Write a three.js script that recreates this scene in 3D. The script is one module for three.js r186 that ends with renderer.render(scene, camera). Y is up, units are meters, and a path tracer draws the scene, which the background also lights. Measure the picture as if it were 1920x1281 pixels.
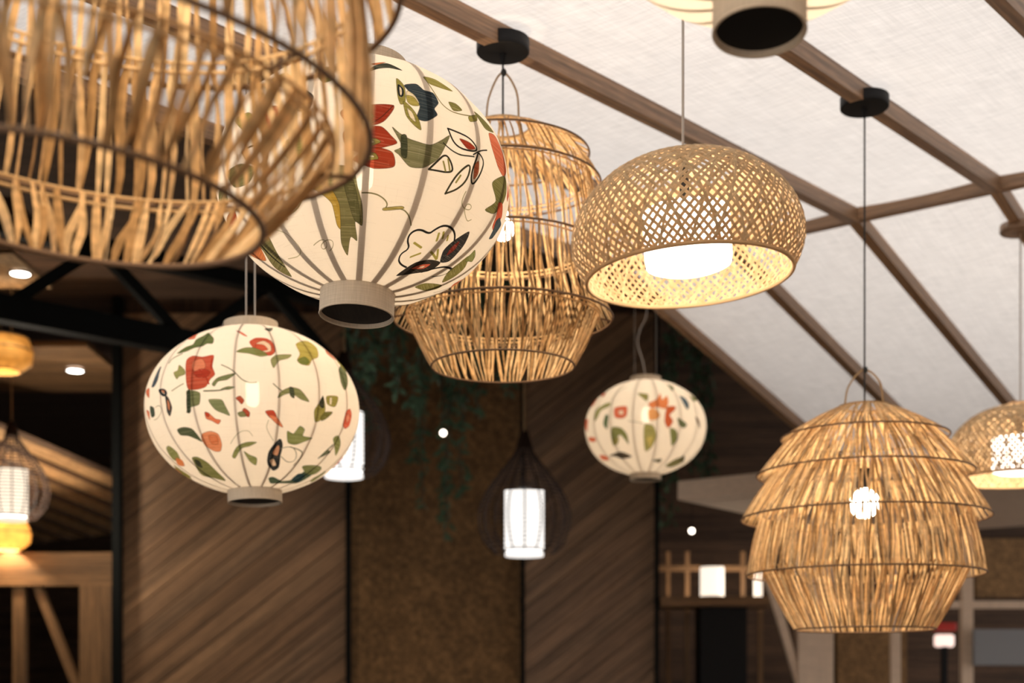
import * as THREE from 'three';
import { mergeGeometries } from 'three/addons/utils/BufferGeometryUtils.js';
import { RoundedBoxGeometry } from 'three/addons/geometries/RoundedBoxGeometry.js';

// ---------------------------------------------------------------- camera, sky, exposure
const scene = new THREE.Scene();
const camera = new THREE.PerspectiveCamera(27.27, 1920 / 1281, 0.05, 80);
camera.position.set(0, 1.6, 0);
camera.lookAt(0, 1.6, -1);
camera.setViewOffset(1920, 1281, 0, -659.5, 1920, 1281);   // rising front, verticals stay upright
camera.focus = 2.62;
camera.userData.fStop = 3.4;
scene.add(camera);

const SKY = new THREE.Color().setRGB(1.0, 0.957, 0.925);
scene.background = SKY;                                   // even bright overcast outside the terrace
scene.backgroundIntensity = 1.0;

const renderer = new THREE.WebGLRenderer({ antialias: true });
renderer.toneMapping = THREE.LinearToneMapping;
renderer.toneMappingExposure = 2.3;
renderer.shadowMap.enabled = true;

// ---------------------------------------------------------------- helpers
let seed = 11;
const rnd = () => { seed = (seed * 1664525 + 1013904223) >>> 0; return seed / 4294967296; };
const rr = (a, b) => a + (b - a) * rnd();
const V = (x, y, z) => new THREE.Vector3(x, y, z);
const used = new Map();
function numbered(name) {
  const k = used.get(name) ?? 0; used.set(name, k + 1);
  return k ? name + '_' + String(k).padStart(3, '0') : name;
}
function tag(o, label, category, group, kind) {
  if (label) o.userData.label = label;
  if (category) o.userData.category = category;
  if (group) o.userData.group = group;
  if (kind) o.userData.kind = kind;
  return o;
}
function thing(name, label, category, x, y, z, group) {
  const o = new THREE.Group(); o.name = numbered(name); o.position.set(x, y, z); scene.add(o);
  return tag(o, label, category, group);
}
function part(name, geo, m, parent, label) {
  const o = new THREE.Mesh(geo, m); o.name = name; o.castShadow = o.receiveShadow = true;
  (parent ?? scene).add(o);
  if (label) o.userData.label = label;
  return o;
}
function single(name, geo, m, label, category, group) {
  const o = part(numbered(name), geo, m); return tag(o, label, category, group);
}
function struct(name, geo, m) {
  const o = geo ? part(name, geo, m) : new THREE.Group(); o.name = name; scene.add(o);
  o.userData.kind = 'structure'; return o;
}
const lin = (r, g, b) => new THREE.Color().setRGB(r, g, b);
const std = (c, o = {}) => new THREE.MeshPhysicalMaterial({ color: c, roughness: 0.7, ...o });
// uv in metres; u runs along the axis given (the grain), v across it
function metric(g, axis) {
  const P = g.attributes.position, N = g.attributes.normal, uv = new Float32Array(P.count * 2);
  for (let i = 0; i < P.count; i++) {
    const p = [P.getX(i), P.getY(i), P.getZ(i)], n = [N.getX(i), N.getY(i), N.getZ(i)].map(Math.abs), skip = n.indexOf(Math.max(...n));
    const rest = [0, 1, 2].filter((k) => k !== skip), u = rest.includes(axis) ? axis : rest[0], v = rest.find((k) => k !== u);
    uv[i * 2] = p[u] * 0.5; uv[i * 2 + 1] = p[v] * 1.5;
  }
  g.setAttribute('uv', new THREE.BufferAttribute(uv, 2)); return g;
}
const even = (g, k = 1.4) => { const a = g.attributes.uv; for (let i = 0; i < a.count; i++) a.setXY(i, a.getX(i) * 2 * k, a.getY(i) / 1.5 * k); return g; };
function box(x0, x1, y0, y1, z0, z1, axis = null) {
  const d = [Math.abs(x1 - x0), Math.abs(y1 - y0), Math.abs(z1 - z0)];
  return metric(new THREE.BoxGeometry(...d).translate((x0 + x1) / 2, (y0 + y1) / 2, (z0 + z1) / 2), axis ?? d.indexOf(Math.max(...d)));
}
// square bar between two points
function bar(a, b, w, h) {
  const d = new THREE.Vector3().subVectors(b, a), L = d.length();
  const g = metric(new THREE.BoxGeometry(w, h, L), 2);
  const m = new THREE.Matrix4().lookAt(b, a, V(0, 1, 0));
  return g.applyMatrix4(m).translate((a.x + b.x) / 2, (a.y + b.y) / 2, (a.z + b.z) / 2);
}
function tube(points, r, seg = 24, sides = 6, closed = false) {
  return new THREE.TubeGeometry(new THREE.CatmullRomCurve3(points, closed), seg, r, sides, closed);
}
function ringGeo(R, r, seg = 72, sides = 6) { return new THREE.TorusGeometry(R, r, sides, seg).rotateX(Math.PI / 2); }
// noise texture as data
function dataTex(w, h, fn, srgb = true, rx = 1, ry = 1) {
  const d = new Uint8Array(w * h * 4);
  for (let y = 0; y < h; y++) for (let x = 0; x < w; x++) {
    const c = fn(x / w, y / h), i = (y * w + x) * 4;
    for (let k = 0; k < 3; k++) d[i + k] = Math.max(0, Math.min(255, c[k]));
    d[i + 3] = 255;
  }
  const t = new THREE.DataTexture(d, w, h); t.wrapS = t.wrapT = THREE.RepeatWrapping; t.magFilter = THREE.LinearFilter;
  if (srgb) t.colorSpace = THREE.SRGBColorSpace;
  t.repeat.set(rx, ry); t.needsUpdate = true; return t;
}
function lattice(nx, ny) {
  const a = new Float32Array(nx * ny).map(() => rnd());
  const at = (i, j) => a[(((j % ny) + ny) % ny) * nx + (((i % nx) + nx) % nx)];
  return (u, v) => {
    const x = u * nx, y = v * ny, i = Math.floor(x), j = Math.floor(y); let fx = x - i, fy = y - j;
    fx = fx * fx * (3 - 2 * fx); fy = fy * fy * (3 - 2 * fy);
    return (at(i, j) * (1 - fx) + at(i + 1, j) * fx) * (1 - fy) + (at(i, j + 1) * (1 - fx) + at(i + 1, j + 1) * fx) * fy;
  };
}

// ---------------------------------------------------------------- materials
const n1 = lattice(4, 60), n2 = lattice(12, 160), n3 = lattice(3, 12), n4 = lattice(48, 200);
const grain = dataTex(256, 256, (u, v) => {
  const k = 0.62 + 0.34 * n1(u, v) * 0.7 + 0.22 * (n2(u, v) - 0.5) + 0.2 * (n3(u, v) - 0.5) + 0.14 * (n4(u, v) - 0.5);
  return [255 * k, 250 * k, 245 * k];
});
const s1 = lattice(40, 40), s2 = lattice(110, 110), s3 = lattice(9, 9);
const speckle = dataTex(512, 512, (u, v) => {
  const k = 0.35 + 0.5 * s1(u, v) * s2(u, v) + 0.35 * (s2(u, v) - 0.4) + 0.3 * (s3(u, v) - 0.4);
  return [255 * k, 245 * k, 228 * k];
});
const corkTex = dataTex(512, 512, (u, v) => {
  const k = 0.8 + 0.3 * (s2(u, v) - 0.5) + 0.22 * (s1(u, v) - 0.5) + 0.12 * (s3(u, v) - 0.5);
  return [255 * k, 248 * k, 236 * k];
});
const w1 = lattice(256, 10), w2 = lattice(10, 256), w3 = lattice(14, 14);
const weave = dataTex(512, 512, (u, v) => {
  const k = 0.92 + 0.06 * (w1(u, v) - 0.5) + 0.07 * (w2(u, v) - 0.5) + 0.015 * (w3(u, v) - 0.5);
  return [255 * k, 254 * k, 252 * k];
});
const f1 = lattice(30, 6), f2 = lattice(6, 60);
const straw = dataTex(128, 128, (u, v) => {
  const k = 0.88 + 0.2 * (f1(u, v) - 0.5) + 0.16 * (f2(u, v) - 0.5);
  return [255 * k, 250 * k, 240 * k];
});
const M = {
  fabric: std(lin(0.93, 0.90, 0.88), { map: weave, roughness: 1, transmission: 0.5, thickness: 0, specularIntensity: 0.1 }),
  beam: std(lin(0.43, 0.265, 0.155), { map: grain, roughness: 0.45 }),
  black: std(lin(0.008, 0.008, 0.009), { roughness: 0.6, specularIntensity: 0.35 }),
  steel: std(lin(0.006, 0.007, 0.007), { roughness: 0.7, specularIntensity: 0.2 }),
  blackCord: std(lin(0.01, 0.01, 0.01), { roughness: 0.7 }),
  greyCord: std(lin(0.42, 0.38, 0.34), { roughness: 0.6 }),
  twine: std(lin(0.34, 0.22, 0.11), { roughness: 0.9 }),
  wire: std(lin(0.13, 0.07, 0.032), { roughness: 0.7 }),
  linen: std(lin(0.64, 0.535, 0.41), { map: weave, roughness: 0.95 }),
  darkDisc: std(lin(0.022, 0.016, 0.012), { map: grain, roughness: 0.8 }),
  rib: std(lin(0.14, 0.10, 0.07), { roughness: 0.8 }),
  wicker: std(lin(0.022, 0.012, 0.008), { roughness: 0.8, specularIntensity: 0.2 }),
  beige: std(lin(0.80, 0.62, 0.47), { map: weave, roughness: 0.7 }),
  floor: std(lin(0.46, 0.38, 0.30), { map: speckle, roughness: 0.6 }),
  darkCeil: std(lin(0.15, 0.085, 0.05), { map: grain, roughness: 0.85 }),
  darkWall: std(lin(0.14, 0.08, 0.048), { map: grain, roughness: 0.85 }),
  cork: std(lin(0.33, 0.195, 0.09), { map: corkTex, roughness: 0.95 }),
  timber: std(lin(0.34, 0.19, 0.085), { map: grain, roughness: 0.7 }),
  mat: std(lin(0.66, 0.47, 0.29), { map: corkTex, roughness: 0.9 }),
  grey: std(lin(0.22, 0.225, 0.24), { roughness: 0.6 }),
  red: std(lin(0.55, 0.03, 0.02), { roughness: 0.5 }),
  leaf: std(lin(0.06, 0.12, 0.06), { roughness: 1, transmission: 0.3, thickness: 0, side: THREE.DoubleSide }),
  stem: std(lin(0.05, 0.05, 0.03), { roughness: 0.8 }),
  brass: std(lin(0.5, 0.45, 0.4), { roughness: 0.35, metalness: 1 }),
};
M.fabric.map = weave;
const strawTones = [[0.80, 0.55, 0.29], [0.86, 0.62, 0.35], [0.56, 0.35, 0.16], [0.90, 0.69, 0.42]].map((c) =>
  std(lin(...c), { map: straw, roughness: 1, transmission: 0.34, thickness: 0, specularIntensity: 0.25 }));
const bambooTones = [[0.88, 0.64, 0.39], [0.91, 0.69, 0.44], [0.82, 0.575, 0.335]].map((c) =>
  std(lin(...c), { map: straw, roughness: 1, transmission: 0.22, thickness: 0, specularIntensity: 0.3 }));
const plankTones = [[0.44, 0.265, 0.15], [0.38, 0.225, 0.125], [0.49, 0.30, 0.17], [0.41, 0.255, 0.15]].map((c) => std(lin(...c), { map: grain, roughness: 0.6 }));
const glow = (r, g, b, k = 1) => new THREE.MeshStandardMaterial({ color: lin(0.8, 0.8, 0.8), emissive: lin(r, g, b), emissiveIntensity: k, roughness: 0.5 });
function lampLight(parent, x, y, z, k, size = 1.5, c = [1, 0.80, 0.58]) {
  const l = new THREE.PointLight(lin(...c), k); l.position.set(x, y, z); l.castShadow = true; l.shadow.radius = size; l.name = 'lamp';
  parent.add(l); return l;
}

// ---------------------------------------------------------------- roof: rafters run away to the right, one purlin, a fold in the cloth
const JX = 1.323, JZ = 5.44, JY = 3.44, RX = 0.775, UPR = 0.07, DOWN = -0.303, PX = 0.434, PZ = -0.33, LOW = 2.02, NEAR = -5.2;
const roofAt = (k, t) => V(JX + PX * k + RX * t, JY + (t > 0 ? DOWN : UPR) * t, -(JZ + PZ * k + t));
const roofHeight = (x, d) => { const t = ((x - JX) * RX + (d - JZ)) / (RX * RX + 1); return JY + (t > 0 ? DOWN : UPR) * t; };
{
  const roof = struct('ceiling');
  for (let k = -2; k < 7; k++) {
    for (const [t0, t1, nt] of [[NEAR, 0, 40], [0, LOW, 28]]) {
      const pos = [], uv = [], idx = [], nu = 10;
      for (let i = 0; i <= nt; i++) for (let j = 0; j <= nu; j++) {
        const t = t0 + (t1 - t0) * i / nt, p = roofAt(k + j / nu, t);
        const bay = Math.sin(Math.PI * j / nu);
        p.y += 0.03 - bay * 0.012 + bay * (t0 < 0 ? 0.0012 : 0.0035) * Math.sin(t * (t0 < 0 ? 9 : 16) + k * 1.7 + j * 0.35);
        pos.push(p.x, p.y, p.z); uv.push((k + j / nu) * 1.3, t * 1.6);
      }
      for (let i = 0; i < nt; i++) for (let j = 0; j < nu; j++) {
        const a = i * (nu + 1) + j; idx.push(a, a + 1, a + nu + 1, a + 1, a + nu + 2, a + nu + 1);
      }
      const g = new THREE.BufferGeometry(); g.setIndex(idx);
      g.setAttribute('position', new THREE.Float32BufferAttribute(pos, 3)); g.setAttribute('uv', new THREE.Float32BufferAttribute(uv, 2));
      g.computeVertexNormals();
      part('fabric_panel', g, M.fabric, roof);
    }
  }
  const off = (p, dy) => V(p.x, p.y + dy, p.z);
  for (let k = -2; k <= 7; k++) {
    part('rafter', bar(off(roofAt(k, NEAR), 0.002), off(roofAt(k, 0), 0.002), 0.042, 0.056), M.beam, roof);
    part('rafter', bar(off(roofAt(k, 0), 0.002), off(roofAt(k, LOW), 0.002), 0.042, 0.056), M.beam, roof);
  }
  part('purlin', bar(off(roofAt(-2, 0), 0.004), off(roofAt(7, 0), 0.004), 0.042, 0.05), M.beam, roof);
  part('eave_beam', bar(off(roofAt(-2, LOW), 0.0), off(roofAt(7, LOW), 0.0), 0.05, 0.07), M.beam, roof);
}
// ---------------------------------------------------------------- building shell
struct('floor', box(-9, 9, -0.1, 0, 8, -17), M.floor);
{
  // dark boarding added out of view above the cloth roof edge, keeps sky out
  const w = struct('added_wall_side'), e = [roofAt(-2, -2.6), roofAt(-2, 0), roofAt(-2, LOW), roofAt(-2, 3.4)];
  for (let i = 0; i < 3; i++) {
    const a = e[i], b = e[i + 1], pos = [], dx = -0.04, dz = -0.03, top = 4.5;
    const q = [[a.x, i ? a.y + 0.02 : a.y + 0.02, a.z], [b.x, i === 2 ? a.y : b.y + 0.02, b.z], [b.x, top, b.z], [a.x, top, a.z]];
    const p = q.concat(q.map((c) => [c[0] + dx, c[1], c[2] + dz]));
    for (const f of [[0, 1, 2, 3], [7, 6, 5, 4], [0, 4, 5, 1], [3, 2, 6, 7], [0, 3, 7, 4], [1, 5, 6, 2]])
      for (const k of [0, 1, 2, 0, 2, 3]) pos.push(...p[f[k]]);
    const g = new THREE.BufferGeometry(); g.setAttribute('position', new THREE.Float32BufferAttribute(pos, 3));
    g.setAttribute('uv', new THREE.Float32BufferAttribute(pos.filter((_, i2) => i2 % 3 < 2), 2)); g.computeVertexNormals();
    part('added_dark_board', g, M.darkWall, w);
  }
}
function slabFrom(pts, y0, y1) {        // flat slab over a polygon of [x, z]
  const g = new THREE.ExtrudeGeometry(new THREE.Shape(pts.map(([x, z]) => new THREE.Vector2(x, -z))), { depth: y1 - y0, bevelEnabled: false }).rotateX(-Math.PI / 2).translate(0, y0, 0);
  return metric(g, 0);
}
const HT = -2.6, q0 = roofAt(-2, HT), q1 = roofAt(-2, LOW), q2 = roofAt(7, LOW);
const qL = V(q0.x - 0.79 * 9, 0, q0.z - 0.6126 * 9);
struct('ceiling_hall', slabFrom([[q0.x, q0.z], [q1.x, q1.z], [q2.x, q2.z], [9, q2.z], [9, -17], [-9, -17], [-9, qL.z], [qL.x, qL.z]], 4.42, 4.55), M.darkCeil);
struct('added_wall_front', bar(V(q0.x, 2.25, q0.z), V(qL.x, 2.25, qL.z), 0.12, 4.5), M.darkWall);  // added unseen wall, keeps daylight from the left out of the hall
struct('added_wall_eave', bar(V(q1.x, 3.7, q1.z - 0.06), V(q2.x, 3.7, q2.z - 0.06), 0.06, 1.6), M.darkWall);  // unseen fascia added so sky light does not leak in over the eave
struct('added_wall_right', bar(V(roofAt(7, NEAR).x, 1.75, roofAt(7, NEAR).z), V(roofAt(7, LOW).x, 1.75, roofAt(7, LOW).z), 0.12, 3.5), M.beige);  // unseen, added to shut off daylight from the right of the terrace
struct('wall_left', box(-9.1, -8.95, 0, 4.5, -2, -17), M.darkWall);
struct('wall_far', box(-9, 9, 0, 4.5, -16.9, -17), M.darkWall);

// back wall: two bays of slanting boards with a cork bay between them
const WD = 10;
{
  const wall = struct('wall_back');
  part('backing', box(-2.795, 1.023, 0, 4.42, -10.04, -10.12), M.darkWall, wall);
  function boards(x0, x1, y0, y1, ang, w) {
    const nx = -Math.sin(ang), ny = Math.cos(ang), tx = Math.cos(ang), ty = Math.sin(ang);
    const cs = [[x0, y0], [x1, y0], [x1, y1], [x0, y1]], ds = cs.map((c) => c[0] * nx + c[1] * ny);
    for (let d = Math.floor(Math.min(...ds) / w) * w; d < Math.max(...ds); d += w) {
      let poly = cs.slice();
      for (const [lim, s] of [[d + 0.003, 1], [d + w - 0.003, -1]]) {
        const out = [];
        for (let i = 0; i < poly.length; i++) {
          const a = poly[i], b = poly[(i + 1) % poly.length];
          const fa = s * (a[0] * nx + a[1] * ny - lim), fb = s * (b[0] * nx + b[1] * ny - lim);
          if (fa >= 0) out.push(a);
          if (fa * fb < 0) { const q = fa / (fa - fb); out.push([a[0] + (b[0] - a[0]) * q, a[1] + (b[1] - a[1]) * q]); }
        }
        poly = out; if (poly.length < 3) break;
      }
      if (poly.length < 3) continue;
      const g = new THREE.ExtrudeGeometry(new THREE.Shape(poly.map((c) => new THREE.Vector2(...c))), { depth: 0.03 + rr(0, 0.006), bevelEnabled: false });
      const P = g.attributes.position, uv = [], o = rnd();
      for (let i = 0; i < P.count; i++) uv.push((P.getX(i) * tx + P.getY(i) * ty) * 0.45 + o, (P.getX(i) * nx + P.getY(i) * ny) * 1.9 + o * 3);
      g.setAttribute('uv', new THREE.Float32BufferAttribute(uv, 2));
      g.translate(0, 0, -10.04);
      part('plank', g, plankTones[Math.floor(rnd() * 4)], wall);
    }
  }
  boards(-2.765, -1.174, 1.3, 4.3, 0.66, 0.13);
  boards(0.091, 1.011, 1.3, 4.3, 0.66, 0.13);
  part('cork_panel', even(box(-1.14, 0.061, 0, 4.35, -10.04, -10), 0.8), M.cork, wall);
  for (const [a, b] of [[215, 230], [650, 659], [976, 984], [1227, 1234]]) part('frame_post', box((a - 960) / 264, (b - 960) / 264, 0, 4.4, -9.93, -10.05), M.steel, wall);
}

// steel truss under the hall ceiling
function truss(a, b, h, nseg, label) {
  const t = thing('steel_truss', label, 'truss', 0, 0, 0);
  const at = (q, up) => V(a.x + (b.x - a.x) * q, a.y + (b.y - a.y) * q + up, a.z + (b.z - a.z) * q);
  part('bottom_chord', bar(at(0, 0), at(1, 0), 0.1, 0.13), M.steel, t);
  part('top_chord', bar(at(0, h), at(1, h), 0.09, 0.09), M.steel, t);
  for (let i = 0; i < nseg; i++) {
    const u = i % 2;
    part('diagonal', bar(at(i / nseg, u ? h : 0), at((i + 1) / nseg, u ? 0 : h), 0.05, 0.06), M.steel, t);
  }
  for (const q of [0.02, 0.98]) part('hanger', bar(at(q, h), V(at(q, 0).x, 4.43, at(q, 0).z), 0.06, 0.06), M.steel, t);
  return t;
}
truss(V(-3.345, 3.539, -6.4), V(-1.03, 3.538, -8.5), 0.42, 6, 'black steel truss crossing the dark hall above the planked wall');

// ---------------------------------------------------------------- lamp builders
function canopy(t, y, m, r = 0.072, h = 0.03, x = 0, z = 0) {
  const g = new THREE.LatheGeometry([[0.0001, 0], [r - 0.004, 0], [r, 0.004], [r, h], [0.0001, h]].map((c) => new THREE.Vector2(...c)), 40);
  const c = part('ceiling_rose', g.translate(x, y, z), m, t);
  part('cord_grip', new THREE.CylinderGeometry(0.009, 0.005, 0.028, 12).translate(x, y - 0.012, z), m, c);
  part('screw', new THREE.SphereGeometry(0.006, 10, 8).translate(x - r * 0.86, y + h * 0.55, z + r * 0.5), M.brass, c);
  return c;
}
function strandGeo(r0, y0, r1, y1, w, th, o) {
  // ribbon from (r0, y0) to (r1, y1) at azimuth 0 (towards +z), leaning, bowed and twisted a little
  const seg = 5, pos = [], uv = [], idx = [], L = Math.hypot(r1 - r0, y1 - y0) || 1, nr = [-(y1 - y0) / L, (r1 - r0) / L];
  const sgn = nr[0] < 0 ? -1 : 1; nr[0] *= sgn; nr[1] *= sgn;
  for (let i = 0; i <= seg; i++) {
    const q = i / seg, s = Math.sin(Math.PI * q), bulge = o.bulge * s;
    const r = r0 + (r1 - r0) * q + nr[0] * bulge, y = y0 + (y1 - y0) * q + nr[1] * bulge;
    const x = o.lean * (q - 0.5) + o.wave * Math.sin(q * 6.28 + o.ph), a = o.tw * (q - 0.5) + o.tw0 * s;
    const ww = w * (0.55 + 0.45 * Math.sqrt(s)), ca = Math.cos(a), sa = Math.sin(a);
    for (const [e, f] of [[-1, -1], [1, -1], [1, 1], [-1, 1]]) {
      const ex = e * ww / 2, ez = f * th / 2, tx = ex * ca - ez * sa, tz = ex * sa + ez * ca;
      pos.push(x + tx, y + nr[1] * tz, r + nr[0] * tz); uv.push(q * L * 4, e * 0.02 + o.ph);
    }
  }
  for (let i = 0; i < seg; i++) for (let k = 0; k < 4; k++) {
    const a = i * 4 + k, b = i * 4 + (k + 1) % 4; idx.push(a, b, a + 4, b, b + 4, a + 4);
  }
  const g = new THREE.BufferGeometry(); g.setIndex(idx);
  g.setAttribute('position', new THREE.Float32BufferAttribute(pos, 3)); g.setAttribute('uv', new THREE.Float32BufferAttribute(uv, 2));
  g.computeVertexNormals(); return g;
}
// one skirt of straw between two rings; `own` strands (those turned to the viewer) are separate pieces
function tier(t, o) {
  const g = new THREE.Group(); g.name = 'tier'; t.add(g);
  part('ring', ringGeo(o.r1, o.ring ?? 0.0028, 96), M.wire, g).position.y = o.y1;
  if (o.topRings) for (const dy of [0, 0.011]) part('upper_ring', ringGeo(o.r0 + 0.001, 0.0022, 96), strawTones[1], g).position.y = o.y0 - dy;
  const vs = [];
  for (let i = 0; i < 10; i++) vs.push(strandGeo(o.r0, o.y0, o.r1, o.y1, o.w * rr(0.7, 1.25), o.th ?? 0.0012,
    { lean: rr(-1, 1) * o.lean, wave: rr(-1, 1) * (o.wave ?? 0.002), ph: rr(0, 6), tw: rr(-1, 1) * o.tw, tw0: rr(-1, 1) * o.tw * 0.5, bulge: o.bulge ?? 0.004 }));
  const n = o.n, rest = [[], [], [], []], face = o.face ?? 0, slots = [];
  for (let i = 0; i < n; i++) {
    const phi = (i + rr(-0.42, 0.42)) / n * Math.PI * 2;
    slots.push([phi, Math.floor(rnd() * 10), Math.floor(rnd() * 4), Math.abs(Math.atan2(Math.sin(phi - face), Math.cos(phi - face)))]);
  }
  slots.sort((a, b) => a[3] - b[3]);
  slots.forEach(([phi, v, c], i) => {
    if (i < o.own) part('strand', vs[v].clone().rotateY(phi), strawTones[c], g);
    else rest[c].push(vs[v].clone().rotateY(phi));
  });
  rest.forEach((list, c) => { if (list.length) part('strand_mass', mergeGeometries(list), strawTones[c], g).userData.kind = 'stuff'; });
  return g;
}
function clearBulb(t, y, k, r = 0.03) {
  const socket = part('socket', new THREE.CylinderGeometry(0.018, 0.018, 0.06, 20).translate(0, y + 0.075, 0), M.black, t);
  const pts = []; for (let i = 0; i <= 16; i++) { const a = Math.PI * i / 16 * 0.86; pts.push(new THREE.Vector2(Math.max(0.0001, r * Math.sin(a)), -r * Math.cos(a))); }
  pts.push(new THREE.Vector2(0.013, r * 1.25), new THREE.Vector2(0.013, r * 1.6));
  part('bulb', new THREE.LatheGeometry(pts, 28).translate(0, y, 0), glow(1, 0.86, 0.66, 7), t, 'glowing round bulb');
  lampLight(t, 0, y, 0, k, 1.4);
  return socket;
}
function hanger(t, yTop, yKnot, yRing, r, twine = M.twine) {
  part('cord', new THREE.CylinderGeometry(0.0028, 0.0028, yTop - yKnot, 8).translate(0, (yTop + yKnot) / 2, 0), M.blackCord, t);
  part('knot', new THREE.SphereGeometry(0.008, 12, 8).scale(1, 1.3, 1).translate(0.002, yKnot, 0), M.blackCord, t);
  part('handle_loop', tube([V(-r, yRing, 0), V(-r * 0.8, yRing + (yKnot - yRing) * 0.55, 0.004), V(0, yKnot, 0), V(r * 0.75, yRing + (yKnot - yRing) * 0.7, -0.004), V(r * 0.95, yRing, 0)], 0.0028, 32), twine, t);
}
function floralLantern(o) {
  const t = thing('floral_lantern', o.label, 'lantern', o.x, o.y, o.z, 'flower printed cloth lanterns');
  const body = new THREE.Group(); body.name = 'body'; body.rotation.set(o.tilt[0], 0, o.tilt[1]); t.add(body);
  const { a, b } = o, lat1 = Math.acos(0.25), nR = 16, NU = 192, NV = 60, off = o.turn ?? 0;
  const pos = [], uv = [], idx = [];
  for (let i = 0; i <= NV; i++) for (let j = 0; j <= NU; j++) {
    const lat = -lat1 + 2 * lat1 * i / NV, phi = (j / NU - 0.5) * Math.PI * 2;
    const f = 1 - 0.010 * Math.pow(Math.sin((phi - off) * nR / 2), 2);
    pos.push(a * f * Math.cos(lat) * Math.sin(phi), b * Math.sin(lat), a * f * Math.cos(lat) * Math.cos(phi));
    uv.push(j / NU, 0.5 + lat / Math.PI);
  }
  for (let i = 0; i < NV; i++) for (let j = 0; j < NU; j++) { const p = i * (NU + 1) + j; idx.push(p, p + 1, p + NU + 1, p + 1, p + NU + 2, p + NU + 1); }
  const g = new THREE.BufferGeometry(); g.setIndex(idx);
  g.setAttribute('position', new THREE.Float32BufferAttribute(pos, 3)); g.setAttribute('uv', new THREE.Float32BufferAttribute(uv, 2)); g.computeVertexNormals();
  part('cloth_shade', g, std(lin(0.93, 0.86, 0.77), { map: o.print, roughness: 0.97, transmission: 0.5, thickness: 0, specularIntensity: 0.08 }), body, 'cream cloth printed with flowers and leaves');
  const rw = o.rib ?? 0.0065;
  const rp = []; for (let i = 0; i <= 20; i++) { const lat = -lat1 + 2 * lat1 * i / 20; rp.push([(a * 0.99 - 0.0025) * Math.cos(lat), b * 0.99 * Math.sin(lat)]); }
  const ribPos = [], ribIdx = [];
  rp.forEach(([r, y], i) => { for (const [e, f] of [[-1, 0], [1, 0], [1, -1], [-1, -1]]) ribPos.push(e * rw / 2, y, r + f * 0.003); if (i) for (let k = 0; k < 4; k++) { const p = (i - 1) * 4 + k, q = (i - 1) * 4 + (k + 1) % 4; ribIdx.push(p, q, p + 4, q, q + 4, p + 4); } });
  const rg = new THREE.BufferGeometry(); rg.setIndex(ribIdx); rg.setAttribute('position', new THREE.Float32BufferAttribute(ribPos, 3)); rg.computeVertexNormals();
  for (let k = 0; k < nR; k++) part('rib', rg.clone().rotateY(off + k / nR * Math.PI * 2), M.rib, body);
  const rc = a * 0.25 + 0.001, yc = b * Math.sin(lat1), hc = o.collar ?? 0.044;
  const collar = (y0, y1) => new THREE.LatheGeometry([[rc - 0.004, y0], [rc, y0], [rc, y1], [rc - 0.004, y1], [rc - 0.004, y0]].map((c) => new THREE.Vector2(...c)), 64);
  part('upper_collar', collar(yc - 0.004, yc + hc * 0.8), M.linen, body, 'beige linen collar');
  const low = part('lower_collar', collar(-yc - hc, -yc + 0.004), M.linen, body, 'beige linen collar');
  part('base_disc', new THREE.CylinderGeometry(rc - 0.004, rc - 0.004, 0.006, 48).translate(0, -yc - hc + 0.010, 0), o.disc ?? M.darkDisc, low, 'dark round base');
  part('piping', ringGeo(rc - 0.001, 0.0018, 64).translate(0, -yc - hc, 0), M.linen, low);
  const yl = o.lamp ?? 0.02;
  part('bulb', new THREE.CapsuleGeometry(0.018, 0.04, 8, 20).translate(0, yl, 0), glow(1, 0.9, 0.76, 9), body);
  part('socket', new THREE.CylinderGeometry(0.016, 0.016, 0.06, 16).translate(0, yl + 0.056, 0), M.black, body);
  lampLight(body, 0, yl, 0, o.power, 1.3, [1, 0.885, 0.745]);
  part('crossbar', new THREE.CylinderGeometry(0.003, 0.003, 2 * rc - 0.006, 8).rotateZ(Math.PI / 2).translate(0, yc + 0.005, 0), M.black, body);
  const top = roofHeight(o.x, -o.z) - 0.03 - o.y;
  const cx = Math.sin(-o.tilt[1]) * yc, e = o.cordGap ?? 0.012;
  if (o.wavy) part('cord', tube(o.wavy.map((p) => V(...p)), 0.0028, 40), M.greyCord, t);
  else for (const s of [-1, 1]) part('cord', tube([V(cx + s * e, yc, 0), V(cx + s * e * 0.95, (yc + top) / 2, 0), V(cx + s * e * 0.9, top, 0)], 0.0022, 12), M.greyCord, t);
  if (o.wavy) for (const s of [-1, 1]) part('suspension_wire', new THREE.CylinderGeometry(0.0009, 0.0009, top - yc, 6).translate(s * rc * 0.7, (top + yc) / 2, 0), M.greyCord, t);
  canopy(t, top, M.black, o.rose ?? 0.066, 0.034, o.wavy ? 0 : cx);
  return t;
}
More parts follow.
